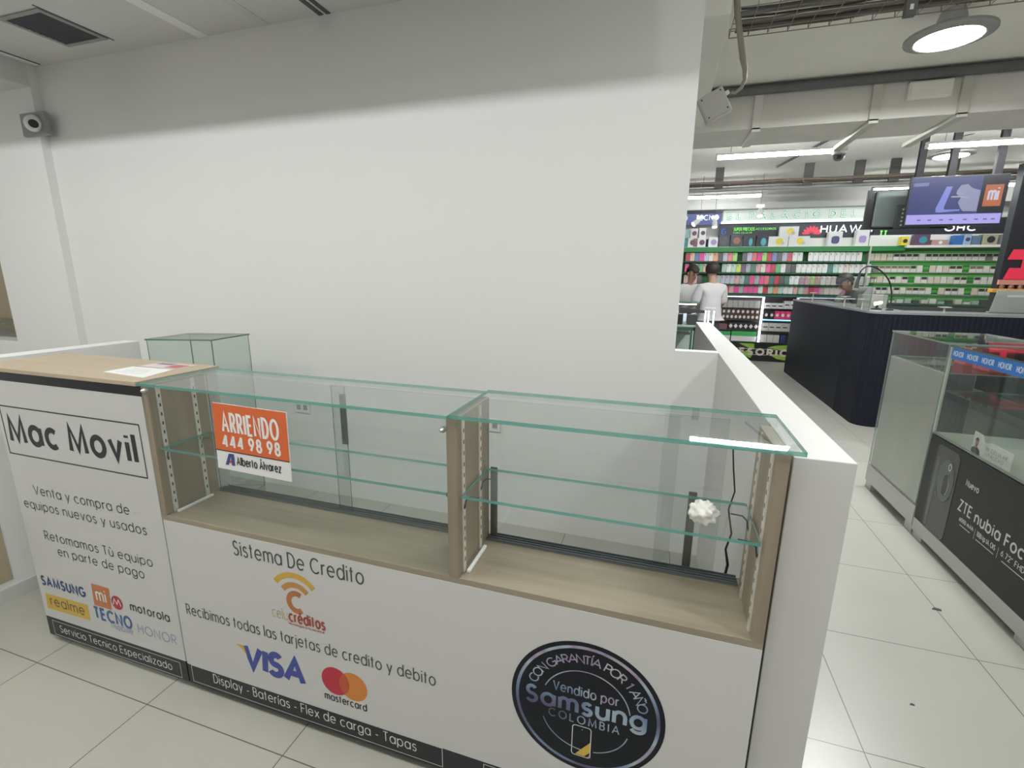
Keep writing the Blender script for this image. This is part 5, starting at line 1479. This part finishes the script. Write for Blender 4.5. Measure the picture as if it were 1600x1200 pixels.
S4, S3, S2, S1 = 'top shelf', 'third shelf', 'second shelf', 'bottom shelf'
for k in range(10):
    stock('grey carton', 2.38 + k * 0.094, 0.088, 0.995, 0.135, S4, k)
for k in range(6):
    stock('white carton', 3.40 + k * 0.105, 0.10, 0.995, 0.10 + 0.045 * (k > 2), S4, 10 + k, face=3)
for k in range(12):
    kd = 'grey carton' if k < 2 else 'brown watch box'
    stock(kd, 2.45 + k * 0.073, 0.069, 0.77, 0.105, S3, k, face=1 if k > 1 else 0)
for k in range(10):
    stock('grey carton' if k < 2 else 'brown watch box', 2.50 + k * 0.083, 0.079, 0.8755, 0.095, S3 + ' upper layer', k, face=1 if k > 1 else 0)
for k in range(7):
    stock('pink reflection carton' if 2 <= k <= 4 else 'black watch box', 3.40 + k * 0.092, 0.086, 0.80, 0.15, S3, 12 + k, face=1)  # pink LED reflection on the watches put into the box colour
stock('maroon carton', 2.50, 0.29, 0.575, 0.11, S2, 0)
for k in range(6):
    stock('black watch box', 2.81 + k * 0.088, 0.084, 0.575, 0.145, S2, 1 + k, face=2)
for k in range(5):
    stock('grey carton', 3.40 + k * 0.11, 0.105, 0.575, 0.15, S2, 7 + k, face=3)
stock('white carton', 2.60, 0.26, 0.36, 0.10, S1, 0)
stock('green carton', 2.60, 0.26, 0.4605, 0.08, S1 + ' upper layer', 0)
stock('white carton', 2.88, 0.44, 0.36, 0.10, S1, 1, face=0)
stock('green carton', 2.88, 0.43, 0.4605, 0.09, S1 + ' upper layer', 1)
for k in range(3):
    stock('grey carton', 3.40 + k * 0.105, 0.10, 0.36, 0.14, S1, 2 + k)
stock('navy carton', 3.73, 0.09, 0.36, 0.15, S1, 5)
stock('black watch box', 3.83, 0.07, 0.36, 0.15, S1, 6)

# ================================================================== lit counter and neighbouring showcase beyond the stall
t = thing('lit_counter', 'brightly lit glass counter between the two people', 'counter', (1.6, 6.2, 0))
build('base', box((1.0, 6.0, 0), (2.04, 6.45, 0.92)), WHITE_LAM, t)
build('deck', box((1.0, 6.0, 0.92), (2.04, 6.45, 0.935)), WHITE_LAM, t)
build('glass_front', slab((1.0, 6.0, 0.935), (2.04, 6.006, 1.19)), [GLASS_SMOKE, EDGE], t)
build('glass_side', slab((2.034, 6.007, 0.935), (2.04, 6.45, 1.19)), [GLASS_SMOKE, EDGE], t)
build('glass_top', slab((0.99, 5.99, 1.19), (2.05, 6.46, 1.20)), [GLASS_SMOKE, EDGE], t)
for z in (1.165, 1.05):
    build('led_strip', box((1.02, 6.03, z), (2.02, 6.05, z + 0.014)), emissive('lit counter strip', (0.85, 0.88, 1.0), 6), t)
for i in range(6):
    x = 1.55 + i * 0.078
    o = build('display_phone', box((x, 6.12, 0.9355), (x + 0.06, 6.14, 1.06 + 0.02 * (i % 2))), mat('glossy white plastic', (0.75, 0.76, 0.82), rough=0.2), loc=(x, 6.13, 0.9355), bevel=0.003)
    tag(o, '%s white phone standing in the lit counter from the stall wall' % ordinal(i), 'phone', 'phones in the lit counter')
t = thing('led_display', 'narrow lit showcase pillar at the end of the bright counter', 'showcase', (2.19, 5.9, 0))
build('base', box((2.12, 5.86, 0), (2.26, 5.98, 0.55)), WHITE_LAM, t)
for x in (2.135, 2.175, 2.24):
    build('led_strip', box((x - 0.008, 5.88, 0.55), (x + 0.008, 5.90, 1.10)), emissive('lit counter strip', (0.85, 0.88, 1.0), 6), t)
build('glass_body', slab((2.12, 5.86, 0.55), (2.26, 5.866, 1.12)), [GLASS_SMOKE, EDGE], t)
build('cap', box((2.12, 5.86, 1.12), (2.26, 5.98, 1.14)), WHITE_PL, t)

t = thing('framed_showcase', 'dark green framed glass showcase just behind the low stall wall', 'showcase', (1.55, 3.7, 0))
GF = mat('showcase frame', (0.06, 0.13, 0.10), rough=0.35)
fr = MB()
for x in (1.0, 1.855):
    for y in (3.5, 3.98):
        fr.box((x, y, 0), (x + 0.022, y + 0.022, 1.07))
fr.box((1.0, 3.5, 1.06), (1.877, 3.522, 1.09)).box((1.0, 3.98, 1.06), (1.877, 4.002, 1.09)).box((1.0, 3.5, 1.06), (1.022, 4.0, 1.09)).box((1.855, 3.5, 1.06), (1.877, 4.0, 1.09))
build('frame', fr, GF, t)
build('top', box((1.0, 3.5, 1.09), (1.877, 4.002, 1.10)), mat('pale green top', (0.40, 0.50, 0.45), rough=0.25), t)
build('glass_front', slab((1.022, 3.508, 0.1), (1.855, 3.514, 1.06)), [GLASS_GREEN, EDGE_DARK], t)
build('back_panel', box((1.022, 3.97, 0.02), (1.855, 3.98, 1.06)), mat('pale green back', (0.52, 0.60, 0.55), rough=0.4), t)
build('deck', box((1.022, 3.52, 0.06), (1.855, 3.97, 0.1)), WHITE_LAM, t)
o = build('office_item', MB().box((1.68, 3.7, 0.1), (1.72, 3.74, 1.0)).box((1.65, 3.69, 1.0), (1.85, 3.75, 1.02)), GREY_METAL, loc=(1.7, 3.72, 0.1))
o.name = 'display_stand'; tag(o, 'grey metal display stand inside the green framed showcase', 'stand')
# partition panel closing the gap between the half wall and the showcase
for i, (x, w_, m_) in enumerate(((1.715, 0.09, BLACK_PL), (1.845, 0.085, DARK_METAL))):
    o = build('speaker_box', box((x - w_ / 2, 3.62, 1.1005), (x + w_ / 2, 3.70, 1.195)), m_, loc=(x, 3.66, 1.1005), bevel=0.004)
    tag(o, ('black speaker cube on the showcase nearer the stall wall', 'dark speaker cube on the showcase nearer the pillar of light')[i], 'speaker', 'speaker cubes on the showcase')
o = build('till_screen', MB().box((1.80, 3.80, 1.1005), (1.84, 3.84, 1.20)).prism([(1.72, 3.80, 1.19), (1.96, 3.80, 1.20), (1.955, 3.80, 1.225), (1.73, 3.80, 1.25)], (0, 0.02, 0)), DARK_GREY, loc=(1.82, 3.82, 1.1005))
tag(o, 'dark tilted till screen on a post behind the speaker cubes', 'screen')

# ================================================================== people
SKIN = mat('skin', (0.42, 0.25, 0.18), rough=0.55, var=0.05)
HAIR = mat('dark hair', (0.018, 0.013, 0.011), rough=0.6, var=0.3, vscale=60)
SHIRT_W = mat('white shirt', (0.68, 0.67, 0.66), rough=0.85, var=0.06, vscale=9)
SHIRT_G = mat('pale grey tee', (0.58, 0.56, 0.57), rough=0.85, var=0.10, vscale=7)
SHIRT_D = mat('mid grey tee', (0.26, 0.25, 0.25), rough=0.85, var=0.08, vscale=7)
TROUSER = mat('dark trousers', (0.05, 0.055, 0.07), rough=0.85, var=0.1)
SHOE = mat('dark shoes', (0.03, 0.03, 0.03), rough=0.6)
def skinned(name, nodes, edges, m_, parent, root=0, sub=2):
    """nodes: (x, y, z, radius) in the person's own space, radius a number or a pair."""
    bm = bmesh.new()
    lay = bm.verts.layers.skin.verify()
    vs = []
    for i, (x, y, z, r) in enumerate(nodes):
        v = bm.verts.new((x, y, z))
        v[lay].radius = r if isinstance(r, tuple) else (r, r)
        v[lay].use_root = (i == root)
        vs.append(v)
    for a, b in edges:
        bm.edges.new((vs[a], vs[b]))
    me = bpy.data.meshes.new(name)
    bm.to_mesh(me); bm.free()
    me.materials.append(m_)
    o = bpy.data.objects.new(name, me)
    COL.objects.link(o)
    if parent: o.parent = parent
    s = o.modifiers.new('skin', 'SKIN'); s.use_smooth_shade = True; s.branch_smoothing = 0.4
    q = o.modifiers.new('subdivide', 'SUBSURF'); q.levels = sub; q.render_levels = sub
    return o
def person(label, loc, rotz, J, shirt, face=True, bun=False):
    """J: joints. The body is one skinned mesh; clothes and hair are children."""
    root = thing('person', label, 'person', loc)
    root.rotation_euler = (0, 0, rotz)
    n, e = [], []
    def add(p, r, par=None):
        n.append((*p, r)); i = len(n) - 1
        if par is not None: e.append((par, i))
        return i
    def lerp(a, b, u): return tuple(a[k] + (b[k] - a[k]) * u for k in range(3))
    pel = add(J['pelvis'], (0.13, 0.10))
    wa = add(lerp(J['pelvis'], J['chest'], 0.5), (0.115, 0.085), pel)
    ch = add(J['chest'], (0.135, 0.10), wa)
    ub = add(lerp(J['chest'], J['neck'], 0.6), (0.10, 0.075), ch)
    nk = add(J['neck'], 0.052, ub)
    h = J['head']; up_ = Vector(J.get('head_up', (0, 0, 1))).normalized()
    f_ = Vector(J.get('face', (0, -1, 0))).normalized()
    hv = Vector(h)
    hb = add(tuple(hv - up_ * 0.07 + f_ * 0.008), (0.058, 0.062), nk)
    hm = add(tuple(hv + up_ * 0.0), (0.076, 0.088), hb)
    ht = add(tuple(hv + up_ * 0.065), (0.068, 0.080), hm)
    add(tuple(hv + up_ * 0.10), (0.035, 0.042), ht)
    for s in ('l', 'r'):
        sh = add(J['sh_' + s], 0.055, ub)
        el = add(J['el_' + s], 0.040, sh)
        wr = add(J['wr_' + s], 0.027, el)
        d_ = (Vector(J['wr_' + s]) - Vector(J['el_' + s])).normalized()
        pm = Vector(J['wr_' + s]) + d_ * 0.075
        palm = add(tuple(pm), (0.038, 0.018), wr)
        side = d_.cross(Vector((0, 0, 1)))
        side = side.normalized() if side.length > 0.1 else Vector((1, 0, 0))
        for q, ln in ((-0.026, 0.07), (-0.009, 0.085), (0.009, 0.08), (0.026, 0.06)):
            k1 = add(tuple(pm + d_ * 0.045 + side * q), 0.0095, palm)
            k2 = add(tuple(pm + d_ * (0.045 + ln * 0.5) + side * q * 1.1 + Vector((0, 0, -0.008))), 0.0088, k1)
            add(tuple(pm + d_ * (0.045 + ln * 0.9) + side * q * 1.1 + Vector((0, 0, -0.025))), 0.0075, k2)
        t1 = add(tuple(pm - d_ * 0.02 + side * 0.045), 0.011, palm)
        add(tuple(pm + d_ * 0.025 + side * 0.062), 0.009, t1)
        hp = add(J['hip_' + s], (0.095, 0.095), pel)
        kn = add(J['kn_' + s], 0.058, hp)
        an = add(J['an_' + s], 0.040, kn)
        av = Vector(J['an_' + s])
        add((av.x, av.y - 0.13, av.z - 0.045), (0.042, 0.028), an)
    skinned('body', n, e, SKIN, root)
    # shirt: torso and upper arms, a little wider than the body
    n, e = [], []
    p_ = add(lerp(J['pelvis'], J['chest'], -0.12), (0.185, 0.135))
    a1 = add(lerp(J['pelvis'], J['chest'], 0.35), (0.175, 0.125), p_)
    a2 = add(J['chest'], (0.18, 0.125), a1)
    a3 = add(lerp(J['chest'], J['neck'], 0.62), (0.135, 0.098), a2)
    add(lerp(J['chest'], J['neck'], 0.92), (0.068, 0.062), a3)
    for s in ('l', 'r'):
        b1 = add(J['sh_' + s], 0.082, a3)
        b2 = add(lerp(J['sh_' + s], J['el_' + s], 0.55), 0.078, b1)
        add(lerp(J['sh_' + s], J['el_' + s], 0.95), 0.080, b2)
    skinned('shirt', n, e, shirt, root, root=1)
    n, e = [], []
    p_ = add(lerp(J['pelvis'], J['chest'], 0.1), (0.15, 0.115))
    q_ = add(J['pelvis'], (0.155, 0.12), p_)
    for s in ('l', 'r'):
        b1 = add(J['hip_' + s], 0.108, q_)
        b2 = add(J['kn_' + s], 0.078, b1)
        av = J['an_' + s]
        add((av[0], av[1], av[2] + 0.02), 0.066, b2)
    skinned('trousers', n, e, TROUSER, root, root=1)
    for s in ('l', 'r'):
        av = J['an_' + s]
        n, e = [], []
        k1 = add((av[0], av[1] + 0.05, 0.045), (0.045, 0.042))
        k2 = add((av[0], av[1] - 0.06, 0.045), (0.05, 0.042), k1)
        add((av[0], av[1] - 0.17, 0.035), (0.048, 0.03), k2)
        skinned('shoe', n, e, SHOE, root, root=1)
    # hair cap: back and top of the head
    bm = bmesh.new()
    bmesh.ops.create_uvsphere(bm, u_segments=24, v_segments=16, radius=1.0)
    side = up_.cross(f_).normalized()
    kill = []
    for v in bm.verts:
        u, w, z = v.co
        # local axes: u side, w towards face, z up
        lim = 0.30 if w > 0.0 else -0.75
        if z < lim - 0.25 * (1 - abs(u)) * (w > 0) and w > -0.15: kill.append(v)
        elif z < -0.72: kill.append(v)
        j = 1 + 0.03 * math.sin(u * 17 + w * 13) * math.cos(z * 15)
        p = hv + up_ * (0.028 + z * 0.105 * j) + f_ * (-0.012 + w * 0.101 * j) + side * (u * 0.088 * j)
        v.co = p
    bmesh.ops.delete(bm, geom=kill, context='VERTS')
    for f in bm.faces: f.smooth = True
    me = bpy.data.meshes.new('hair'); bm.to_mesh(me); bm.free()
    me.materials.append(HAIR)
    o = bpy.data.objects.new('hair', me); COL.objects.link(o); o.parent = root
    sd = o.modifiers.new('thickness', 'SOLIDIFY'); sd.thickness = 0.012
    if bun:
        mb = MB().ball(tuple(hv - f_ * 0.07 + up_ * 0.13), 0.04, 14, 10)
        build('hair_bun', mb, HAIR, root, smooth=True, local=True)
    # face
    for sx in (-1, 1):
        c = hv + f_ * 0.083 + side * 0.031 * sx + up_ * 0.012
        build('eye', MB().ball(tuple(c), 0.011, 10, 8, sc=(1, 1, 0.7)), mat('eye dark', (0.03, 0.02, 0.02), rough=0.2), root, smooth=True, local=True)
        build('eyebrow', MB().tube([tuple(c + side * -0.016 + up_ * 0.02 + f_ * 0.004), tuple(c + up_ * 0.024 + f_ * 0.006), tuple(c + side * 0.016 + up_ * 0.02 + f_ * 0.002)], 0.004, 6), HAIR, root, local=True)
        build('ear', MB().ball(tuple(hv + side * 0.080 * sx - f_ * 0.005 + up_ * 0.002), 0.026, 10, 8, sc=(0.5, 0.7, 1.15)), SKIN, root, smooth=True, local=True)
    build('nose', MB().tube([tuple(hv + f_ * 0.083 + up_ * 0.015), tuple(hv + f_ * 0.104 - up_ * 0.016), tuple(hv + f_ * 0.088 - up_ * 0.024)], [0.008, 0.013, 0.009], 8), SKIN, root, smooth=True, local=True)
    build('mouth', MB().tube([tuple(hv + f_ * 0.078 - up_ * 0.048 - side * 0.022), tuple(hv + f_ * 0.086 - up_ * 0.046), tuple(hv + f_ * 0.078 - up_ * 0.048 + side * 0.022)], [0.004, 0.007, 0.004], 6), mat('lips', (0.36, 0.14, 0.12), rough=0.5), root, smooth=True, local=True)
    return root
STAND = dict(pelvis=(0, 0.02, 0.94), chest=(0, 0.0, 1.24), neck=(0, 0.01, 1.47), head=(0, -0.02, 1.615), sh_l=(0.185, 0.0, 1.40), el_l=(0.24, -0.06, 1.13), wr_l=(0.20, -0.27, 1.08),
             sh_r=(-0.185, 0.0, 1.40), el_r=(-0.24, -0.06, 1.13), wr_r=(-0.20, -0.27, 1.08), hip_l=(0.095, 0.02, 0.90), kn_l=(0.10, 0.0, 0.50), an_l=(0.105, 0.03, 0.085), hip_r=(-0.095, 0.02, 0.90), kn_r=(-0.10, 0.0, 0.50), an_r=(-0.105, 0.03, 0.085))
# man with his back to us, facing the woman across the counter end
J = dict(STAND)
J.update(head=(0, -0.035, 1.635), neck=(0, 0.0, 1.49), face=(-0.5, -1, -0.25), head_up=(-0.05, -0.15, 1))
person('man in pale grey tee with dark hair standing with his back to us', (2.26, 6.78, 0), math.radians(208), J, SHIRT_G)
# woman facing us behind the lit counter
J = dict(STAND)
J.update(chest=(0, -0.05, 1.22), neck=(0, -0.09, 1.46), head=(0.03, -0.13, 1.60), face=(0.35, -1, -0.45), head_up=(0.05, -0.3, 1), sh_l=(0.175, -0.05, 1.38), sh_r=(-0.175, -0.05, 1.38), el_l=(0.25, -0.10, 1.10), el_r=(-0.25, -0.10, 1.08), wr_l=(0.10, -0.27, 1.12), wr_r=(-0.08, -0.27, 1.12))
person('woman in white shirt with tied dark hair looking down behind the lit counter', (1.95, 7.35, 0), math.radians(8), J, SHIRT_W, bun=True)
# person bending over behind the fluted counter
J = dict(STAND)
J.update(pelvis=(0, 0.08, 0.95), chest=(0, -0.03, 1.25), neck=(0, -0.20, 1.42), head=(0, -0.33, 1.48), face=(0, -0.8, -0.6), head_up=(0, -0.6, 0.8), sh_l=(0.185, -0.10, 1.39), sh_r=(-0.185, -0.10, 1.39), el_l=(0.23, -0.24, 1.15), el_r=(-0.23, -0.24, 1.15), wr_l=(0.16, -0.46, 1.16), wr_r=(-0.16, -0.46, 1.16),
         hip_l=(0.095, 0.08, 0.91), hip_r=(-0.095, 0.08, 0.91), kn_l=(0.10, 0.04, 0.50), kn_r=(-0.10, 0.04, 0.50), an_l=(0.105, 0.08, 0.085), an_r=(-0.105, 0.08, 0.085))
person('person in grey tee bending forward behind the glass screen of the fluted counter', (4.27, 6.85, 0), math.radians(-68), J, SHIRT_D)
tb = build('tablet', MB().box((1.76, 6.88, 1.15), (2.06, 7.04, 1.165)), BLACK_PL, loc=(1.91, 6.96, 1.15), bevel=0.004)
tag(tb, 'dark tablet tray held by the woman in the white shirt', 'tablet')
